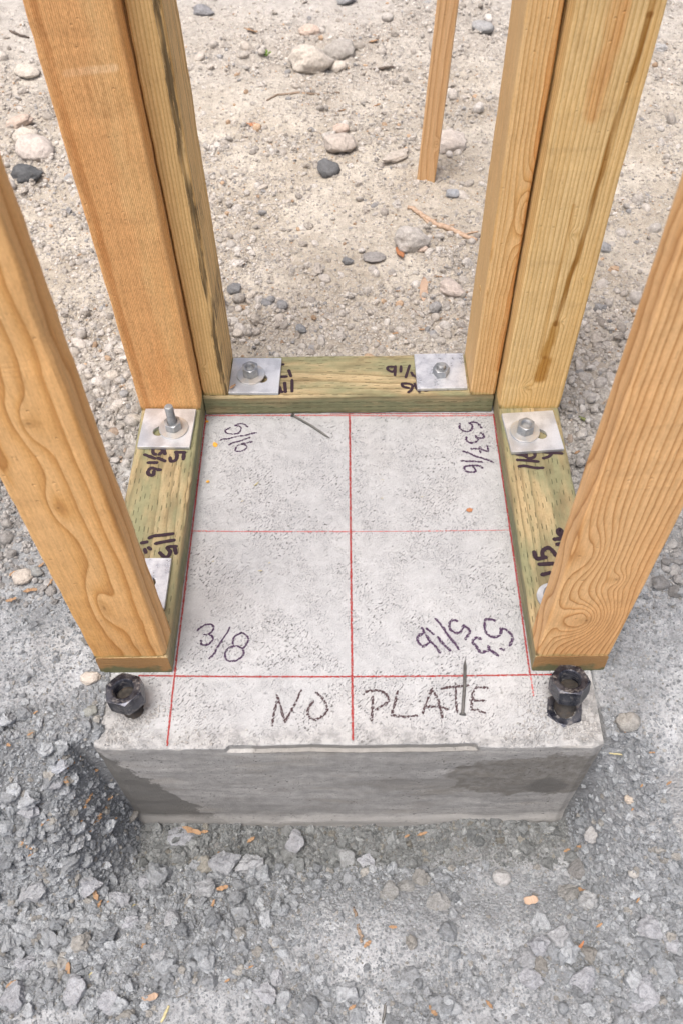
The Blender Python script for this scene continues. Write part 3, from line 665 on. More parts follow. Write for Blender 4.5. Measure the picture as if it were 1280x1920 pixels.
# ------------------------------------------------------------------ survey stake far behind
B = ground_at(797, 336); D = ray(838, 0); t = (B[1]-CAM[1])/D[1]; Tp = CAM+D*t
lean = math.atan2(Tp[0]-B[0], Tp[2]-B[2])
stk = board('fence_stake', (.036, .036, 1.5), 'Z', (B[0], B[1]+.012, B[2]-.06), m_st, rot=(0, lean*1.0, math.radians(-10)), bevel=.002, cuts=60, wob=.0006, seed=12)
tag(stk, 'slender square orange timber stake driven into the beige gravel behind the frame', 'stake')

# ------------------------------------------------------------------ fasteners
def hex_nut(name, af, h, bore, mat, parent, loc, rz=0, tilt=0., seg=72):
    prof = []; V = []; rc = af/2*.975
    for k in range(seg):
        t = 2*math.pi*k/seg; tt = (t+math.pi/6) % (math.pi/3)-math.pi/6; hr = af/2/math.cos(tt); z1 = (hr-rc)*.5
        ring = [(bore, .0008), (bore+.0009, 0), (rc, 0), (hr, z1), (hr, h-z1), (rc, h), (bore+.0013, h), (bore, h-.0013)]
        # internal thread
        for q in range(12): zz = h-.0013-(h-.0021)*(q+.5)/12; ring.append((bore-(.0009 if q % 2 else 0), zz))
        for r, z in ring: V.append((r*math.cos(t), r*math.sin(t), z))
    n = len(ring)
    Fs = [[k*n+j, ((k+1) % seg)*n+j, ((k+1) % seg)*n+(j+1) % n, k*n+(j+1) % n] for k in range(seg) for j in range(n)]
    o = mesh_obj(name, V, Fs, mat, parent, loc=loc); fix_normals(o.data); o.rotation_euler = (tilt, tilt*.6, rz); return o
def rod_mesh(name, R, z0, z1, pitch, mat, parent, loc=(0, 0, 0), depth=None, seg=40, tilt=0.):
    depth = depth or pitch*.5; nz = max(4, int((z1-z0)/pitch*8)); V = []
    for a in range(nz+1):
        z = z0+(z1-z0)*a/nz
        for k in range(seg):
            ph = (z/pitch-k/seg) % 1; tri = abs(ph-.5)*2; r = R-depth*(tri**1.3)
            if z > z1-pitch*.6: r = min(r, R-depth*.6)
            V.append((r*math.cos(2*math.pi*k/seg), r*math.sin(2*math.pi*k/seg), z))
    Fs = [[a*seg+k, a*seg+(k+1) % seg, (a+1)*seg+(k+1) % seg, (a+1)*seg+k] for a in range(nz) for k in range(seg)]
    Fs += [[k for k in range(seg)][::-1]]
    b = len(V)
    for k in range(seg): V.append((R*.72*math.cos(2*math.pi*k/seg), R*.72*math.sin(2*math.pi*k/seg), z1+.0006))
    for k in range(seg): Fs.append([nz*seg+k, nz*seg+(k+1) % seg, b+(k+1) % seg, b+k])
    Fs.append([b+k for k in range(seg)])
    o = mesh_obj(name, V, Fs, mat, parent, loc=loc); fix_normals(o.data); o.rotation_euler = (tilt, tilt, 0); return o
def ring_mesh(name, ri, ro, z0, th, mat, parent, loc=(0, 0, 0), seg=64):
    bv = min(.0005, th*.3); prof = [(ri, z0+bv), (ri+bv, z0+th), (ro-bv, z0+th), (ro, z0+th-bv), (ro, z0+bv), (ro-bv, z0), (ri+bv, z0)]
    V = [(r*math.cos(2*math.pi*k/seg), r*math.sin(2*math.pi*k/seg), z) for k in range(seg) for r, z in prof]; n = len(prof)
    Fs = [[k*n+j, ((k+1) % seg)*n+j, ((k+1) % seg)*n+(j+1) % n, k*n+(j+1) % n] for k in range(seg) for j in range(n)]
    o = mesh_obj(name, V, Fs, mat, parent, loc=loc); fix_normals(o.data); return o
def plate_washer(name, side, th, slot_dir, mat, parent, seg=96, slot_c=(0, 0), RL=(.0085, .0135)):
    h = side/2; R, L = RL; V = []
    ca, sa = math.cos(slot_dir), math.sin(slot_dir)
    out = []; inn = []
    for k in range(seg):
        t = 2*math.pi*k/seg+math.pi/4; c, s = math.cos(t), math.sin(t)
        q = (h-.0002)/max(abs(c), abs(s)); q = min(q, h*1.398); out.append((q*c, q*s))
        # stadium hole in direction t
        u = c*ca+s*sa; v = -c*sa+s*ca
        lo, hi = 0, .05
        for _ in range(24):
            m_ = (lo+hi)/2; du = max(abs(u*m_)-L, 0)
            if math.hypot(du, v*m_) < R: lo = m_
            else: hi = m_
        inn.append((lo*c+slot_c[0], lo*s+slot_c[1]))
    b = .0004
    layers = []
    for (pts, sc, z) in ((inn, 1, b), (inn, 1.03, 0), (out, 1-b/h, 0), (out, 1, b), (out, 1, th-b), (out, 1-b/h, th), (inn, 1.03, th), (inn, 1, th-b)):
        layers.append([(x*sc, y*sc, z) for x, y in pts])
    for k in range(seg):
        for l in layers: V.append(l[k])
    n = len(layers)
    Fs = [[k*n+j, ((k+1) % seg)*n+j, ((k+1) % seg)*n+(j+1) % n, k*n+(j+1) % n] for k in range(seg) for j in range(n)]
    o = mesh_obj(name, V, Fs, mat, parent); fix_normals(o.data); return o

def anchor(center, rz, slot, nut, label, washer=True, rod_top=.02, nut_rz=0., sink=0., pm='galv', nh=.0125, side=.0762, thick=.0055, slotc=(0, 0)):
    cx, cy = center; t = thing('anchor_bolt', (cx, cy, T+.0012), label, 'anchor bolt', 'anchor bolts through the treated plates', rz)
    plate_washer('square_washer', side, thick, slot, M[pm], t, slot_c=slotc, RL=(.0085, .0135) if washer else (.0078, 0))
    v = Vector((nut[0]-cx, nut[1]-cy)); v.rotate(Matrix.Rotation(-rz, 2)); z = thick+.0001
    if washer: ring_mesh('round_washer', .0068, .0215, z, .0026, M['zinc'], t, (v.x, v.y, 0)); z += .0027
    hex_nut('hex_nut', .0222, nh, .0064, M['galv_nut'], t, (v.x, v.y, z), nut_rz)
    rod_mesh('threaded_rod', .0062, -.05, z+rod_top, .0018, M['rod'], t, (v.x, v.y, 0), depth=.0008, tilt=0)
    return t
pA = at(325, 797, .052); pB = at(470, 697, .052); pC = at(826, 697, .048); pD = at(984, 803, .052)
anchor((-.2661, .371), math.radians(-1.5), math.radians(215), (pA[0], pA[1]), 'galvanized plate washer with a long upright threaded rod, in front of the orange rough-sawn stud', rod_top=.043, nut_rz=.3)
anchor((-.1432, .4785), math.radians(-1.5), math.radians(-38), (pB[0], pB[1]), 'galvanized plate washer with round washer and nut on the left end of the rear plate', rod_top=.0108, nut_rz=.1, nh=.0155)
anchor((.1399, .4832), math.radians(.5), 0., (pC[0], pC[1]), 'scratched spangled plate washer with bare nut on the right end of the rear plate', washer=False, rod_top=.0175, nut_rz=.5, pm='galv_spangle')
anchor((.2639, .3566), math.radians(4.), math.radians(-35), (pD[0], pD[1]), 'galvanized plate washer with nut on the rear half of the right plate', rod_top=.0105, nut_rz=.8, nh=.0145)
anchor((-.2705, .1035), math.radians(0.), 0., (-.272, .100), 'mottled plate washer mostly hidden behind the near left stud', rod_top=.017, pm='galv_spangle', washer=True)
# near right: round washer only peeps out from behind the stud
t = thing('anchor_bolt', (.2530, .0800, T+.0012), 'round white washer and nut peeping out from behind the knotty near right stud', 'anchor bolt', 'anchor bolts through the treated plates')
ring_mesh('round_washer', .0068, .0200, 0, .0026, M['galv'], t); hex_nut('hex_nut', .0222, .0125, .0064, M['galv_nut'], t, (0, 0, .0027), .2)
rod_mesh('threaded_rod', .0062, -.05, .024, .0018, M['rod'], t, depth=.0008)

# big black nuts on the rods cast into the front corners
def big_nut(base, top, rz, h_under, nh, label, extra):
    bx, by = base; t = thing('foundation_rod', (bx, by, -.002), label, 'foundation bolt', 'black foundation bolts at the front corners')
    v = Vector((top[0]-bx, top[1]-by))
    lean_x = -v.y/(h_under+nh); lean_y = v.x/(h_under+nh)
    r = rod_mesh('threaded_rod', .0126, -.06, h_under+nh-.015, .0031, M['rusty'], t, depth=.0017, seg=48); r.rotation_euler = (lean_x, lean_y, 0)
    o = hex_nut('hex_nut', .0405, nh, .0122, M['black'], t, (v.x*h_under/(h_under+nh), v.y*h_under/(h_under+nh), h_under), rz, seg=96)
    o.rotation_euler = (lean_x, lean_y, rz)
    if extra:
        ring_mesh('round_washer', .0130, .0205, .0005, .0045, M['black'], t, (v.x*.02, v.y*.02, 0))
        lower = hex_nut('lower_nut', .0405, .010, .0131, M['black'], t, (0, 0, -.006), rz+.5, seg=96); lower.rotation_euler = (0, 0, rz+.5)
    return t
big_nut((-.2635, -.0495), (-.2665, -.0440), math.radians(14), .026, .024, 'black hex nut on a short rod at the left front corner', False)
big_nut((.2545, -.0530), (.2540, -.0405), math.radians(20), .036, .024, 'black hex nut on a rusty rod above a second nut, right front corner', True)

# ------------------------------------------------------------------ nails
def tube(name, pts, radii, mat, parent=None, seg=10, caps=True):
    V = []; Fs = []
    pts = [Vector([float(c) for c in p]) for p in pts]
    for a, p in enumerate(pts):
        d = (pts[min(a+1, len(pts)-1)]-pts[max(a-1, 0)]).normalized(); u = d.cross(Vector((0, 0, 1)))
        if u.length < .1: u = d.cross(Vector((0, 1, 0)))
        u.normalize(); w_ = u.cross(d).normalized()
        for k in range(seg): an = 2*math.pi*k/seg; V.append(p+(u*math.cos(an)+w_*math.sin(an))*radii[a])
    for a in range(len(pts)-1):
        for k in range(seg): Fs.append([a*seg+k, a*seg+(k+1) % seg, (a+1)*seg+(k+1) % seg, (a+1)*seg+k])
    Fs += [list(range(seg))[::-1], [(len(pts)-1)*seg+k for k in range(seg)]]
    o0 = pts[0].copy(); o = mesh_obj(name, [v-o0 for v in V], Fs, mat, parent, smooth=True, loc=o0); fix_normals(o.data); return o
def nail(a, b, label, R=.0020):
    a = Vector(a.tolist()); b = Vector(b.tolist()); a.z = b.z = R+.0004; d = (b-a).normalized(); m_ = (a+b)/2+Vector((.0008, .0008, .0004))
    t = thing('nail', (a.x, a.y, a.z), label, 'nail', 'loose nails on the concrete')
    for nm, pts, rr in (('shank', [b+d*-.001, b-d*.010, m_, a+d*.004, a], [.0002, R*.95, R, R, R]), ('head', [a-d*.0013, a-d*.0011, a, a+d*.0002], [R*1.6, R*2., R*2., R*1.3])):
        o = tube(nm, [p-a for p in pts], rr, M['nail'], t, 14)
nail(at(866, 1340, 0), at(871, 1236, 0), 'grey bent nail lying across the T of the word PLATE')
nail(at(549, 780, 0), at(620, 824, 0), 'dark nail lying at the rear edge of the concrete by the centre line', .0017)

# ------------------------------------------------------------------ loose stones
def rock_mesh(name, seed, sub=3, cuts=9, rough=.10, round_=.5):
    r = np.random.default_rng(seed); bm = bmesh.new(); bmesh.ops.create_icosphere(bm, subdivisions=sub, radius=1)
    N = r.normal(size=(cuts, 3)); N /= np.linalg.norm(N, axis=1)[:, None]; Dd = r.uniform(.50+.35*round_, .95, cuts)
    P = np.array([v.co[:] for v in bm.verts]); U = P.copy()
    for n_, d_ in zip(N, Dd):
        q = P@n_-d_; P -= np.where(q > 0, q, 0)[:, None]*n_[None]*(1-.35*round_)
    s = seed*7.7
    for f, amp in ((1.7, rough*1.6), (3.7, rough), (8.1, rough*.75), (17, rough*.5)):
        nz = vnoise(U[:, 0]*f+s, U[:, 1]*f+U[:, 2]*f*.7, seed)+vnoise(U[:, 2]*f-s, U[:, 1]*f-U[:, 0]*f*.6, seed+5)-1
        P += U*(nz*amp)[:, None]
    for v, p in zip(bm.verts, P): v.co = p
    me = bpy.data.meshes.new(name); bm.to_mesh(me); bm.free()
    me.polygons.foreach_set('use_smooth', [round_ > .5]*len(me.polygons)); return me
shapes = bpy.data.collections.new('stone_shapes')
NSH = 14
for k in range(NSH):
    rd = .9 if k < 5 else .1
    me = rock_mesh('stone_shape', 100+k, 3, 6 if k < 5 else 16, .035 if k < 5 else .20, rd); me.materials.append(M['stone'])
    o = bpy.data.objects.new('shape_%02d' % k, me); shapes.objects.link(o)

def scatter(name, P, S, I, C, label, R=None):
    n = len(P); me = bpy.data.meshes.new(name); me.vertices.add(n); me.vertices.foreach_set('co', P.astype(np.float32).ravel())
    if R is None: R = RNG.uniform(0, 2*math.pi, (n, 3)); R[:, :2] = RNG.normal(0, .45, (n, 2))
    for nm, arr, ty, key in (('rot', R, 'FLOAT_VECTOR', 'vector'), ('size', S, 'FLOAT_VECTOR', 'vector'), ('tint', C, 'FLOAT_VECTOR', 'vector')):
        at_ = me.attributes.new(nm, ty, 'POINT'); at_.data.foreach_set(key, arr.astype(np.float32).ravel())
    at_ = me.attributes.new('shape', 'INT', 'POINT'); at_.data.foreach_set('value', I.astype(np.int32))
    o = bpy.data.objects.new(name, me); link(o); tag(o, label, kind='stuff')
    ng = bpy.data.node_groups.new(name+'_nodes', 'GeometryNodeTree')
    ng.interface.new_socket('Geometry', in_out='INPUT', socket_type='NodeSocketGeometry'); ng.interface.new_socket('Geometry', in_out='OUTPUT', socket_type='NodeSocketGeometry')
    nn = ng.nodes; gi = nn.new('NodeGroupInput'); go = nn.new('NodeGroupOutput'); ip = nn.new('GeometryNodeInstanceOnPoints')
    ci = nn.new('GeometryNodeCollectionInfo'); ci.inputs['Collection'].default_value = shapes
    ci.inputs['Separate Children'].default_value = True; ci.inputs['Reset Children'].default_value = True
    ip.inputs['Pick Instance'].default_value = True
    def attr(nm, ty):
        a = nn.new('GeometryNodeInputNamedAttribute'); a.data_type = ty; a.inputs['Name'].default_value = nm
        return a.outputs[0]
    L = ng.links; L.new(gi.outputs[0], ip.inputs['Points']); L.new(ci.outputs[0], ip.inputs['Instance'])
    L.new(attr('shape', 'INT'), ip.inputs['Instance Index']); L.new(attr('size', 'FLOAT_VECTOR'), ip.inputs['Scale'])
    er = nn.new('FunctionNodeEulerToRotation'); L.new(attr('rot', 'FLOAT_VECTOR'), er.inputs[0]); L.new(er.outputs[0], ip.inputs['Rotation'])
    L.new(ip.outputs[0], go.inputs[0])
    md = o.modifiers.new('scatter', 'NODES'); md.node_group = ng
    return o

def field(n, x0, x1, y0, y1, rmin, rmax, power, keep):
    x = RNG.uniform(x0, x1, n); y = RNG.uniform(y0, y1, n)
    inside = (np.abs(x) < .299+.012*(y > 0)) & (y > -.101) & (y < .565)
    d = crumb_density(x, y); m = (~inside) & (RNG.uniform(0, 1, n) < keep(d, x, y)); x = x[m]; y = y[m]; d = d[m]
    u = RNG.uniform(0, 1, len(x)); r = rmin*(1-u*(1-(rmin/rmax)**power))**(-1/power)
    return x, y, r, d
def stones(x, y, r, kind):
    n = len(x); z = H(x, y); flat = RNG.uniform(.55, .95, n)
    P = np.stack([x, y, z+r*flat*RNG.uniform(-.10, .60, n) if kind == 'front' else z+r*flat*RNG.uniform(-.25, .50, n)], 1)
    S = np.stack([r*RNG.uniform(.8, 1.35, n), r*RNG.uniform(.75, 1.1, n), r*flat], 1)
    t = RNG.uniform(0, 1, n)[:, None]; v = RNG.uniform(.70, 1.16, n)[:, None]
    if kind == 'back':
        I = np.where(RNG.uniform(0, 1, n) < .65, RNG.integers(0, 5, n), RNG.integers(5, NSH, n))
        A = np.array([.48, .445, .40]); Bc = np.array([.63, .61, .58]); C = (A+(Bc-A)*t)*v
        gsel = RNG.uniform(0, 1, n) < .045; C[gsel] = (np.array([.30, .305, .31])+.14*t[gsel])*v[gsel]
        osel = RNG.uniform(0, 1, n) < .03; C[osel] = np.array([.50, .37, .26])*v[osel]
    else:
        I = np.where(RNG.uniform(0, 1, n) < .02, RNG.integers(0, 5, n), RNG.integers(5, NSH, n))
        A = np.array([.25, .275, .298]); Bc = np.array([.41, .443, .475]); C = (A+(Bc-A)*t)*v
        wsel = RNG.uniform(0, 1, n) < .07; C[wsel] = np.array([.33, .33, .315])*v[wsel]
        # crumbs in the damp trench by the concrete
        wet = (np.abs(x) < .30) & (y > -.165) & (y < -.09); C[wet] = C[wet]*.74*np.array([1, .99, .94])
    k = sstep(y+.25*(fbm(x*5, y*5, 77, 2)-.5), .10, .62)[:, None]
    if kind == 'back': G = (np.array([.27, .275, .277])+.13*t)*v; C = G*(1-k)+C*k
    return P, S, I, C
x, y, r, d = field(200000, -.85, .85, -.62, .12, .0013, .0100, 2.55, lambda d, x, y: np.clip(.05+.95*d**1.5, 0, 1))
b0 = stones(x, y, r, 'front')
x, y, r, d = field(1300, -.80, .80, -.60, .0, .0075, .016, 2.2, lambda d, x, y: d**1.5)
b2 = stones(x, y, r, 'front')
x, y, r, d = field(150000, -.75, .75, -.56, .10, .0008, .0024, 1.8, lambda d, x, y: .45+.5*d)
b1 = stones(x, y, r, 'front')
x, y, r, d = field(42000, -.52, .52, -.34, -.085, .0018, .0085, 2.1, lambda d, x, y: np.where((np.abs(x) > .305) & (np.abs(x) < .35+.7*np.clip(-y-.1, 0, .2)), .8, 0.))
b3 = stones(x, y, r, 'front')
scatter('soil_crumbs', *[np.concatenate(q) for q in zip(b0, b1, b2, b3)], 'grey cement soil broken into crumbs and clods in front of the concrete block')
x, y, r, d = field(26000, -.85, .85, .10, .62, .0022, .0135, 2.2, lambda d, x, y: np.clip(.06+.94*d, 0, 1)*(np.abs(x) > .30))
a1 = stones(x, y, r, 'back')
x, y, r, d = field(60000, -1.0, 1.0, .56, 1.25, .0017, .0125, 2.5, lambda d, x, y: np.clip(.10+.8*d**1.8, 0, 1))
a2 = stones(x, y, r, 'back')
x, y, r, d = field(60000, -1.6, 1.6, 1.2, 2.9, .0024, .018, 2.8, lambda d, x, y: np.clip(.12+.75*d**1.6, 0, 1)*.8)
a3 = stones(x, y, r, 'back')
x, y, r, d = field(130000, -1.1, 1.1, .10, 1.9, .0010, .0030, 1.8, lambda d, x, y: .35+.5*d)
a4 = stones(x, y, r, 'back')
scatter('gravel', *[np.concatenate(q) for q in zip(a1, a2, a3, a4)], 'pale beige and grey gravel spread over the dusty ground behind the frame')

# single rocks one can pick out: (px, py, width px, height factor, kind, label)
CREAM, GREY, DARK, CLAY, PINK = (.62, .58, .52), (.42, .435, .445), (.15, .16, .17), (.31, .305, .28), (.60, .50, .43)
ROCKS = [
 (582, 130, 66, .7, CREAM, 'large pale boulder-like stone at the far edge of the gravel, left of the dark-bottomed stone'),
 (638, 108, 48, .6, (.50, .48, .45), 'pale-topped dark stone just right of the largest far stone'),
 (634, 135, 28, .6, CREAM, 'small pale stone tucked under the dark-bottomed far stone'),
 (66, 292, 60, .7, (.62, .57, .53), 'large pinkish pale stone left of the orange rough-sawn stud'),
 (50, 338, 46, .7, DARK, 'dark grey stone at the left edge below the pinkish pale one'),
 (50, 262, 42, .6, CREAM, 'pale stone above the pinkish pale stone at the left edge'),
 (38, 240, 44, .5, PINK, 'flat pinkish stone highest at the left edge'),
 (52, 143, 40, .5, CREAM, 'flat cream stone far left, behind the orange stud'),
 (771, 462, 54, .85, (.57, .55, .52), 'round whitish rock beside a small orange bark chip'),
 (842, 277, 56, .55, (.68, .63, .58), 'flat angular cream rock right behind the stake'),
 (617, 326, 36, .7, (.20, .21, .22), 'dark grey pitted stone in front of the gravel patch'),
 (637, 284, 48, .6, (.56, .51, .46), 'rounded beige stone left of the long flat slab'),
 (381, 28, 34, .5, (.33, .34, .36), 'grey stone far behind the mildewed stud'),
 (581, 64, 34, .5, PINK, 'small pinkish stone beyond the largest far stone'),
 (640, 250, 26, .6, PINK, 'small beige stone above the rounded beige stone'),
 (212, 710, 22, .9, CREAM, 'oval cream pebble left of the orange stud foot'),
 (252, 792, 26, .8, CREAM, 'cream pebble against the left plate by the long rod washer'),
 (436, 608, 22, .6, (.72, .70, .66), 'white pebble at the foot of the mildewed stud'),
 (448, 632, 18, .6, CREAM, 'pale pebble just behind the rear plate by the left washer'),
 (700, 490, 34, .35, (.40, .39, .38), 'flat grey stone left of the round whitish rock'),
 (651, 497, 18, .7, (.26, .27, .28), 'small dark pebble in the smooth dust, left of the flat grey stone'),
 (440, 548, 24, .5, (.27, .28, .29), 'dark grey pebble right of the mildewed stud'),
 (501, 573, 20, .7, (.30, .31, .32), 'round grey pebble behind the rear plate'),
 (529, 577, 18, .7, (.36, .37, .38), 'small grey pebble next to the round grey one'),
 (565, 625, 18, .8, (.36, .38, .40), 'bluish grey pebble close behind the rear plate'),
 (470, 560, 20, .7, CREAM, 'oval cream pebble left of the round grey pebble'),
 (790, 470, 20, .5, PINK, 'small flat stone to the right of the round whitish rock'),
 (848, 370, 22, .7, (.45, .48, .52), 'bluish stone below the stake foot'),
 (845, 548, 40, .5, (.62, .55, .50), 'pinkish stone beside the splintered stud'),
 (815, 582, 22, .8, (.44, .44, .44), 'grey pebble close to the splintered stud'),
 (905, 60, 36, .5, (.44, .45, .46), 'bluish grey stone far behind, between stake and right studs'),
 (648, 8, 30, .5, (.36, .37, .38), 'far grey stone at the top edge of the ground'),
 (1190, 105, 24, .5, CREAM, 'small cream stone far right behind the studs'),
 (1130, 470, 26, .6, (.42, .43, .44), 'grey stone right of the stained stud'),
 (171, 1277, 32, .55, (.60, .555, .50), 'smooth oval cream pebble left of the left black nut'),
 (44, 1090, 32, .8, (.56, .52, .47), 'round cream pebble among orange shavings at the left edge'),
 (70, 1078, 20, .8, (.40, .42, .42), 'small grey stone right of the round cream pebble'),
 (172, 1340, 24, .6, (.36, .38, .36), 'greenish grey pebble left of the footing corner'),
 (120, 1448, 34, .8, (.46, .48, .50), 'light blue-grey clod on the heap left of the footing'),
 (1173, 1365, 36, .9, (.42, .42, .40), 'wedge-shaped grey stone right of the footing corner'),
 (1175, 1508, 18, .7, (.60, .54, .47), 'tiny cream pebble far right of the footing'),
 (1107, 1576, 30, .7, (.52, .53, .54), 'light angular stone right of the trench'),
 (1185, 1644, 20, .5, (.50, .50, .49), 'small flat pale stone at the right'),
 (1102, 1700, 46, .7, (.46, .47, .46), 'rounded grey clod with pale top, right foreground'),
 (1046, 1772, 46, .8, (.45, .46, .46), 'smooth rounded clod beside the tall split clod'),
 (1010, 1782, 44, 1., (.42, .43, .44), 'tall angular clod standing left of the smooth rounded clod'),
 (988, 1808, 46, .6, (.36, .37, .37), 'flat-topped clod below the tall angular clod'),
 (1092, 1852, 48, .9, (.43, .44, .45), 'large ragged clod near the bottom right'),
 (1062, 1682, 42, .8, (.33, .325, .30), 'brownish clay lump right foreground'),
 (1080, 1636, 38, .7, (.28, .275, .26), 'dark clay lump under the light angular stone'),
 (940, 1652, 30, .7, (.50, .51, .52), 'pale broken stone below the trench'),
 (992, 1845, 40, .8, (.44, .45, .46), 'crumbly pale clod in the bottom right cluster'),
 (1200, 1870, 60, .6, (.43, .44, .45), 'big crumbling clod at the bottom right'),
 (1215, 1750, 50, .5, (.42, .43, .44), 'broad low clod at the right edge'),
 (1255, 1778, 36, .7, (.44, .45, .46), 'small steep clod at the right edge'),
 (786, 1655, 40, .6, CLAY, 'brown clay lump in the smooth dust'),
 (760, 1668, 34, .6, (.33, .33, .31), 'clay lump left of the brown clay lump'),
 (730, 1682, 40, .5, (.32, .32, .30), 'lowest clay lump of the three in the smooth dust'),
 (820, 1700, 46, .45, (.36, .36, .34), 'flattened clay patch below the three clay lumps'),
 (650, 1618, 38, .6, (.34, .35, .34), 'square-edged clod just below the trench'),
 (688, 1620, 30, .6, (.44, .45, .46), 'pale clod just below the trench, right of the square-edged one'),
 (422, 1632, 52, 1., (.37, .38, .385), 'knobbly upright clod near the trench left end'),
 (470, 1628, 46, .8, (.44, .45, .45), 'smooth pale clod right of the knobbly one'),
 (340, 1582, 46, .6, (.38, .39, .40), 'crumbly clod under the left end of the footing'),
 (385, 1676, 44, .6, (.36, .37, .37), 'clod with dirty crumbs on top, below the trench'),
 (555, 1590, 42, .8, (.36, .365, .37), 'grey clod tight in the trench'),
 (322, 1731, 32, .9, (.43, .44, .44), 'upright round clod in the left foreground'),
 (270, 1657, 28, .7, (.44, .45, .46), 'pale angular clod left of the trench'),
 (245, 1733, 28, .7, (.45, .46, .47), 'light clod above the diagonal twig'),
 (300, 1797, 30, .6, (.45, .46, .46), 'flat light clod right of the diagonal twig'),
 (67, 1678, 46, .8, (.41, .42, .42), 'rounded dull clod at the left side'),
 (165, 1672, 46, .8, (.41, .42, .43), 'rounded clod right of the dull left one'),
 (150, 1592, 30, .6, (.46, .47, .47), 'small pale clod above the rounded pair'),
 (145, 1868, 50, .8, (.45, .46, .47), 'large pale clod under the diagonal twig'),
 (47, 1812, 38, .9, (.44, .45, .46), 'dusty clod at the lower left edge'),
 (25, 1878, 50, .7, (.40, .41, .42), 'big dusty clod in the bottom left corner'),
 (205, 1885, 44, .7, (.43, .44, .45), 'wide clod at the bottom left'),
 (218, 1700, 40, .7, (.40, .41, .42), 'broken clod in the middle of the left foreground'),
 (500, 1868, 40, .5, (.43, .44, .45), 'low clod in the bottom centre'),
 (515, 1838, 30, .6, (.44, .45, .46), 'small cracked clod in the bottom centre'),
 (108, 1482, 34, .7, (.42, .43, .44), 'clod on the left heap below the blue-grey one'),
 (60, 1530, 40, .6, (.44, .45, .46), 'pale clod on the left heap near the edge'),
]
rmesh = [rock_mesh('rock', 300+k, 4, 10 if k < 4 else 18, .075 if k < 4 else .12, .6 if k < 4 else .05) for k in range(12)]
for m_ in rmesh: m_.materials.append(M['rock'])
for k, (px, py, wpx, hf, c, lb) in enumerate(ROCKS):
    p = ground_at(px, py); dist = (p-CAM)@_fw; r = wpx/2*dist/F_PX
    cl = c[0] < .5 and py > 1400
    me = rmesh[RNG.integers(4, 12) if cl else k % 4]
    o = bpy.data.objects.new('clod' if cl else 'rock', me); link(o); o.color = (*[min(.8, q*(1.0 if c[0] > .5 and c[0]-c[2] > .02 else .88)) for q in c], 1)
    r *= 1.22; o.scale = (r*1.02, r*RNG.uniform(.75, .95), r*hf*.92); o.rotation_euler = (RNG.normal(0, .15), RNG.normal(0, .15), RNG.uniform(-.5, .5)+(math.pi if k % 2 else 0))
    z = float(H(p[0], p[1]+r*.3)); o.location = (p[0], p[1]+r*.25, z+r*hf*(.30 if cl else .52))
    if cl: o.color = (c[0]*.86, c[1]*.89, c[2]*.95, 1)
    tag(o, lb, 'clod' if cl else 'rock', 'grey clods in the foreground soil' if cl else 'stones lying in the gravel')
# the long slab leaning by the stake
p = ground_at(742, 298); o = bpy.data.objects.new('rock', rmesh[8]); link(o); o.color = (.55, .51, .46, 1)
o.scale = (.052, .013, .010); o.rotation_euler = (.1, 0, math.radians(33)); o.location = (p[0], p[1], p[2]+.004); tag(o, 'long pale stone slab lying left of the stake foot', 'rock', 'stones lying in the gravel')

# ------------------------------------------------------------------ shavings, twigs, leaves
def plain(name, c1, c2, sc=300., rough=.75):
    n = NB(name); P = n.coords(); x, y, z = n.sep(P)
    q = n.noise(n.vec(n.mul(x, .25), y, z), sc, 3, .6); return n.fin(n.mix(n.rng(q, .35, .65), c1, c2), rough, n.bump(q, .5, .0006))
M['chip'] = plain('orange_shaving', (.25, .145, .075), (.37, .25, .15)); M['chip2'] = plain('pale_splinter', (.40, .28, .20), (.48, .36, .27))
M['bark'] = plain('red_bark', (.30, .13, .06), (.45, .20, .09)); M['twig'] = plain('dry_twig', (.16, .12, .085), (.30, .23, .17)); M['twig2'] = plain('pale_root', (.36, .25, .17), (.52, .39, .29))
M['straw'] = plain('straw', (.38, .35, .19), (.50, .45, .27)); M['leafg'] = plain('green_leaf', (.09, .16, .03), (.18, .30, .05)); M['blade'] = plain('dull_grass', (.09, .11, .04), (.17, .19, .08)); M['resin'] = plain('amber_crumb', (.55, .28, .03), (.70, .40, .06))
M['twigk'] = plain('dark_twig', (.05, .042, .035), (.13, .10, .08))
def chip_mesh(seed):
    r = random.Random(seed); n = 7; V = []; Fs = []; bend = r.uniform(-.5, .8); wv = r.uniform(.22, .45)
    for a in range(n):
        t = a/(n-1)*2-1; zc = bend*(t*t)*.5; e = wv*(1-abs(t)**3*r.uniform(.5, .95))*(1+r.uniform(-.25, .25)); tw = r.uniform(-.12, .12)
        for sy, sz in ((-1, 0), (1, 0), (1, 1), (-1, 1)): V.append((t, sy*e+r.uniform(-.05, .05), zc+sz*.10+tw*sy))
    for a in range(n-1):
        for k in range(4): Fs.append([a*4+k, a*4+(k+1) % 4, a*4+4+(k+1) % 4, a*4+4+k])
    Fs += [[3, 2, 1, 0], [n*4-4, n*4-3, n*4-2, n*4-1]]
    me = bpy.data.meshes.new('wood_chip'); me.from_pydata(V, [], Fs); me.update(); fix_normals(me); return me
chips = {}
for key in ('chip', 'chip2', 'bark', 'straw', 'resin'):
    chips[key] = [chip_mesh(hash(key) % 97+q if False else q*3+len(key)) for q in range(5)]
    for m_ in chips[key]: m_.materials.append(M[key])
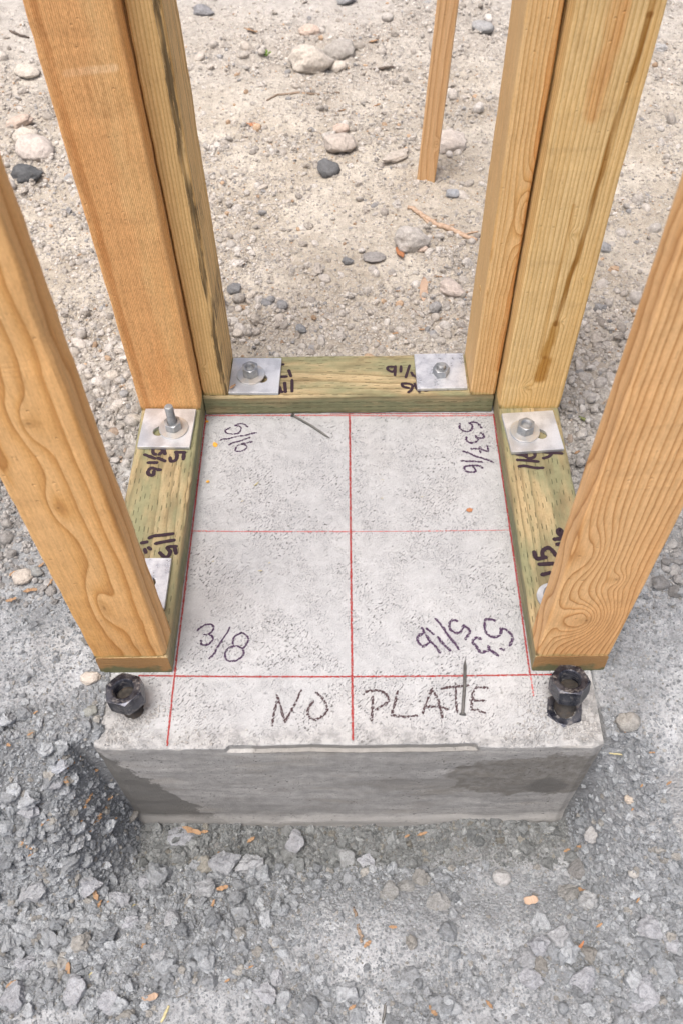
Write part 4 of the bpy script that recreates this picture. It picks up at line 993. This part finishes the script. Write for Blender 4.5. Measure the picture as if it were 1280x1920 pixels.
def chip(px, py, lpx, ang, key, label, name='wood_chip', cat='wood chip', group='wood shavings strewn on the soil', on=None, lift=.002, wid=1.):
    p = ground_at(px, py) if on is None else at(px, py, on); lift = lift+(.004 if on is None and py > 1000 else 0); dist = (p-CAM)@_fw; r = lpx/2*dist/F_PX
    o = bpy.data.objects.new(name, chips[key][RNG.integers(0, 5)]); link(o); o.scale = (r, r*wid, r*.9)
    o.rotation_euler = (RNG.normal(0, .25), RNG.normal(0, .2), math.radians(ang)); o.location = (p[0], p[1], p[2]+lift+r*.15)
    return tag(o, label, cat, group)
LH = 'small orange wood shaving caught on the grey heap left of the footing'
for q in [(48,1088,22,60),(96,1098,20,70),(60,1112,26,10),(28,1080,16,40),(118,1425,16,50),(128,1437,20,-60),(160,1515,22,-30),(150,1545,18,20),(170,1500,24,70),(135,1500,16,10),(185,1530,20,0),(85,1545,16,60),(48,1578,20,75),(90,1540,14,0),(180,1448,16,0),(152,1428,14,80),(60,1380,12,30),(128,1458,14,60),(125,1468,18,-20),(140,1430,16,-50),(25,1130,20,20),(80,1065,14,50),(172,1560,14,30),(205,1500,20,25),(200,1517,12,-20),(18,1400,14,-20),(70,1340,12,20)]:
    chip(*q, 'chip', 'orange wood shaving around the cream pebble at the left edge' if q[1] < 1140 else 'orange wood shaving on the heap close to the left footing corner' if q[0] > 110 else LH)
LF = 'small orange wood shaving lying in the grey crumbs of the foreground'
for q in [(185,1540,22,50),(215,1540,16,30),(60,1590,16,20),(62,1604,14,50),(58,1592,14,-30),(416,1602,14,0),(418,1668,24,15),(400,1700,22,70),(182,1680,24,-60),(190,1695,20,80),(203,1700,18,60),(272,1773,16,70),(428,1840,12,30),(470,1815,14,20),(790,1566,20,10),(762,1570,12,30),(1085,1670,22,-20),(1060,1597,14,20),(1193,1689,14,50),(1183,1520,10,40),(1120,1737,14,30),(915,1885,18,-50),(735,1740,16,0),(688,1772,18,40),(660,1890,16,30),(472,1577,18,40),(385,1562,14,10),(240,1400,10,20),(1170,1372,14,60),(1218,1415,12,0),(1085,1590,14,0),(1250,1472,12,30),(1200,1475,12,50)]:
    chip(*q, 'chip', 'orange wood shaving in the crumbs right of the footing' if q[0] > 900 else 'orange wood shaving tight below the footing face' if q[1] < 1610 and q[0] > 300 else 'orange wood shaving in the left foreground crumbs' if q[0] < 300 else LF)
LB = 'orange bark fleck lying in the beige gravel behind the frame'
for q in [(745,548,14,10),(545,488,10,0),(620,600,12,20),(738,628,16,10),(820,600,18,10),(700,80,20,20),(640,210,16,10),(705,200,16,5),(1080,560,16,20),(1150,620,14,0),(1090,690,12,40),(790,620,12,0),(1010,200,0,0),(1105,870,22,10),(1080,850,14,30),(240,410,40,8),(150,480,10,40),(470,60,26,-20)]:
    if q[2]: chip(*q, 'chip', 'orange bark fleck in the gravel right of the frame' if q[0] > 1000 else 'orange bark fleck in the gravel left of the orange stud' if q[0] < 300 else LB)
chip(793, 549, 52, 86, 'chip2', 'pale flat wood offcut lying behind the rear plate, right washer end', wid=.85, group='wood pieces behind the frame')
chip(749, 479, 36, 105, 'bark', 'orange-brown bark chip leaning on the round whitish rock', group='wood pieces behind the frame', wid=1.1)
chip(862, 552, 30, 10, 'chip', 'orange splinter beside the splintered stud', group='wood pieces behind the frame')
chip(820, 521, 18, 10, 'chip', 'tiny orange splinter above the pale offcut', group='wood pieces behind the frame')
chip(468, 238, 30, 5, 'bark', 'dark red-brown bark scrap in the far dust right of the mildewed stud', group='wood pieces behind the frame')
chip(358, 1560, 46, -15, 'chip', 'long curled orange shaving at the foot of the footing face', wid=.8, group='larger curled shavings')
chip(131, 1818, 34, -70, 'chip', 'forked orange shaving at the lower left', wid=1.3, group='larger curled shavings')
chip(26, 1847, 22, 30, 'chip', 'small bright shaving at the lower left edge', group='larger curled shavings')
chip(285, 1872, 32, 8, 'chip2', 'straight pinkish shaving at the bottom left', group='larger curled shavings')
chip(993, 1690, 26, 5, 'chip2', 'pinkish leaf-shaped chip beside the pale clods', group='larger curled shavings', wid=1.4)
chip(1086, 1775, 20, 50, 'bark', 'brown sliver between two grey clods', group='larger curled shavings')
chip(811, 1897, 24, -50, 'chip', 'curled brown sliver at the bottom centre', group='larger curled shavings')
chip(437, 727, 16, 50, 'chip', 'thin splinter resting on the corner of the left rear plate washer', on=.046, group='bits on the frame')
chip(404, 835, 9, 20, 'resin', 'amber crumb on the concrete below the small 5/16', 'amber_crumb', 'crumb', 'crumbs on the concrete', on=0, lift=.0008, wid=2.4)
chip(390, 904, 7, 60, 'resin', 'amber crumb beside the left chalk line', 'amber_crumb', 'crumb', 'crumbs on the concrete', on=0, lift=.0008, wid=2.4)
chip(389, 791, 6, 60, 'resin', 'amber crumb in the left rear corner', 'amber_crumb', 'crumb', 'crumbs on the concrete', on=0, lift=.0008, wid=2.4)
chip(879, 958, 13, 20, 'bark', 'small brown seed husk on the concrete near the right plate', 'seed_husk', 'husk', 'crumbs on the concrete', on=0, lift=.0015, wid=1.8)
for q in [(481,909,12,45),(455,940,5,30),(716,900,5,0),(715,935,6,30),(790,932,5,0),(400,1053,5,20),(488,1071,8,10),(505,1056,5,40)]:
    chip(*q, 'straw', 'tiny straw-coloured splinter lying on the concrete top', 'splinter', 'splinter', 'crumbs on the concrete', on=0, lift=.0006, wid=.7)
def twig(pts, R, mat, label, on=None, name='twig', cat='twig', group=None, ry=None):
    P = []
    for px, py in pts:
        p = ground_at(px, py) if on is None else at(px, py, on); P.append(Vector((p[0], p[1], p[2]+R*1.2)))
    Q = []
    for a in range(len(P)-1):
        for k in range(5): Q.append(P[a].lerp(P[a+1], k/5)+Vector((RNG.normal(0, R*.35), RNG.normal(0, R*.35), 0)))
    Q.append(P[-1]); n = len(Q); rr = [R*(.45+.75*math.sin(math.pi*(.15+.7*a/n)))*RNG.uniform(.85, 1.15) for a in range(n)]
    return tag(tube(name, Q, rr, mat, None, 8), label, cat, group)
twig([(765,392),(790,408),(815,425),(840,432),(868,446),(892,455)], .0042, M['twig2'], 'fibrous brown root lying left of the splintered stud')
twig([(775,390),(800,420),(835,428),(850,424)], .0022, M['twig2'], 'thin strand alongside the fibrous root')
twig([(870,440),(895,436)], .0016, M['twig2'], 'short side shoot at the end of the root')
twig([(500,190),(520,180),(560,176),(600,179),(637,176)], .0022, M['twig'], 'thin curved twig in the far dust below the largest far stone')
twig([(700,133),(720,130),(738,128)], .0028, M['twigk'], 'short grey twig far back left of the stake')
twig([(18,60),(35,68),(56,73)], .003, M['twigk'], 'dark bent twig at the top left')
twig([(662,1700),(668,1725),(674,1748),(678,1768)], .0020, M['twig'], 'dark upright twig in the smooth dust below the centre of the footing')
twig([(728,1862),(722,1885),(716,1918)], .0014, M['nail'], 'silvery thin stalk at the bottom centre')
twig([(120,1875),(150,1848),(178,1822)], .0022, M['straw'], 'diagonal dry stem across the lower left clods')
twig([(303,1918),(312,1900),(318,1886)], .0016, M['straw'], 'short green-yellow stalk at the bottom left')
twig([(245,1712),(252,1700),(256,1692)], .0013, M['straw'], 'tiny green stalk among the left clods')
twig([(1140,1412),(1150,1414),(1167,1416)], .0010, M['straw'], 'pale straw right of the footing corner')
twig([(1112,1352),(1120,1364),(1126,1376),(1122,1392)], .0010, M['twigk'], 'dark rootlet at the right front corner of the footing', group='rootlets at the footing corner')
twig([(1100,1352),(1114,1362),(1124,1370)], .0008, M['twigk'], 'hair-thin rootlet beside the dark one', group='rootlets at the footing corner')
twig([(1082,782),(1100,792),(1122,803)], .0022, M['blade'], 'green grass blade in the gravel right of the right plate', name='grass_blade', cat='grass blade')
twig([(800,560),(812,575),(822,570)], .0012, M['twig'], 'small twig beside the pale flat offcut')
twig([(760,585),(770,578),(785,592)], .0010, M['twig'], 'tiny twig left of the pale flat offcut')
# small green sprout far back
p = ground_at(500, 106); t = thing('sprout', (p[0], p[1], p[2]), 'tiny bright green sprout in the far dust', 'sprout')
for q in range(4):
    a = q*1.6; L = .014
    mesh_obj('leaf', [(0, 0, 0), (L*.5*math.cos(a)-.004*math.sin(a), L*.5*math.sin(a)+.004*math.cos(a), .010), (L*math.cos(a), L*math.sin(a), .011), (L*.5*math.cos(a)+.004*math.sin(a), L*.5*math.sin(a)-.004*math.cos(a), .010)], [(0, 1, 2, 3)], M['leafg'], t)
# loose cement crumbs around the foundation rods and along the front arris
n = 420; cxs = []; 
for (bx, by, s, m_) in ((-.262, -.058, .018, 220), (.250, -.058, .022, 260), (.285, -.075, .016, 240), (-.285, -.085, .016, 160), (-.20, -.088, .025, 70), (.22, -.09, .025, 120)):
    q = RNG.normal(0, s, (m_, 2))*np.array([1, .5])+np.array([bx, by]); cxs.append(q)
q = np.concatenate(cxs); q = q[(q[:, 1] > -.094) & (q[:, 1] < -.028) & (np.abs(q[:, 0]) < .292)]; n = len(q)
r = RNG.uniform(.0006, .0022, n)*RNG.uniform(.5, 1.2, n); tt = RNG.uniform(.8, 1.1, n)[:, None]
scatter('cement_crumbs', np.stack([q[:, 0], q[:, 1], r*.2], 1), np.stack([r, r, r*.7], 1), RNG.integers(5, NSH, n), np.array([.47, .47, .467])*tt, 'pale cement crumbs around the front bolts and corners')
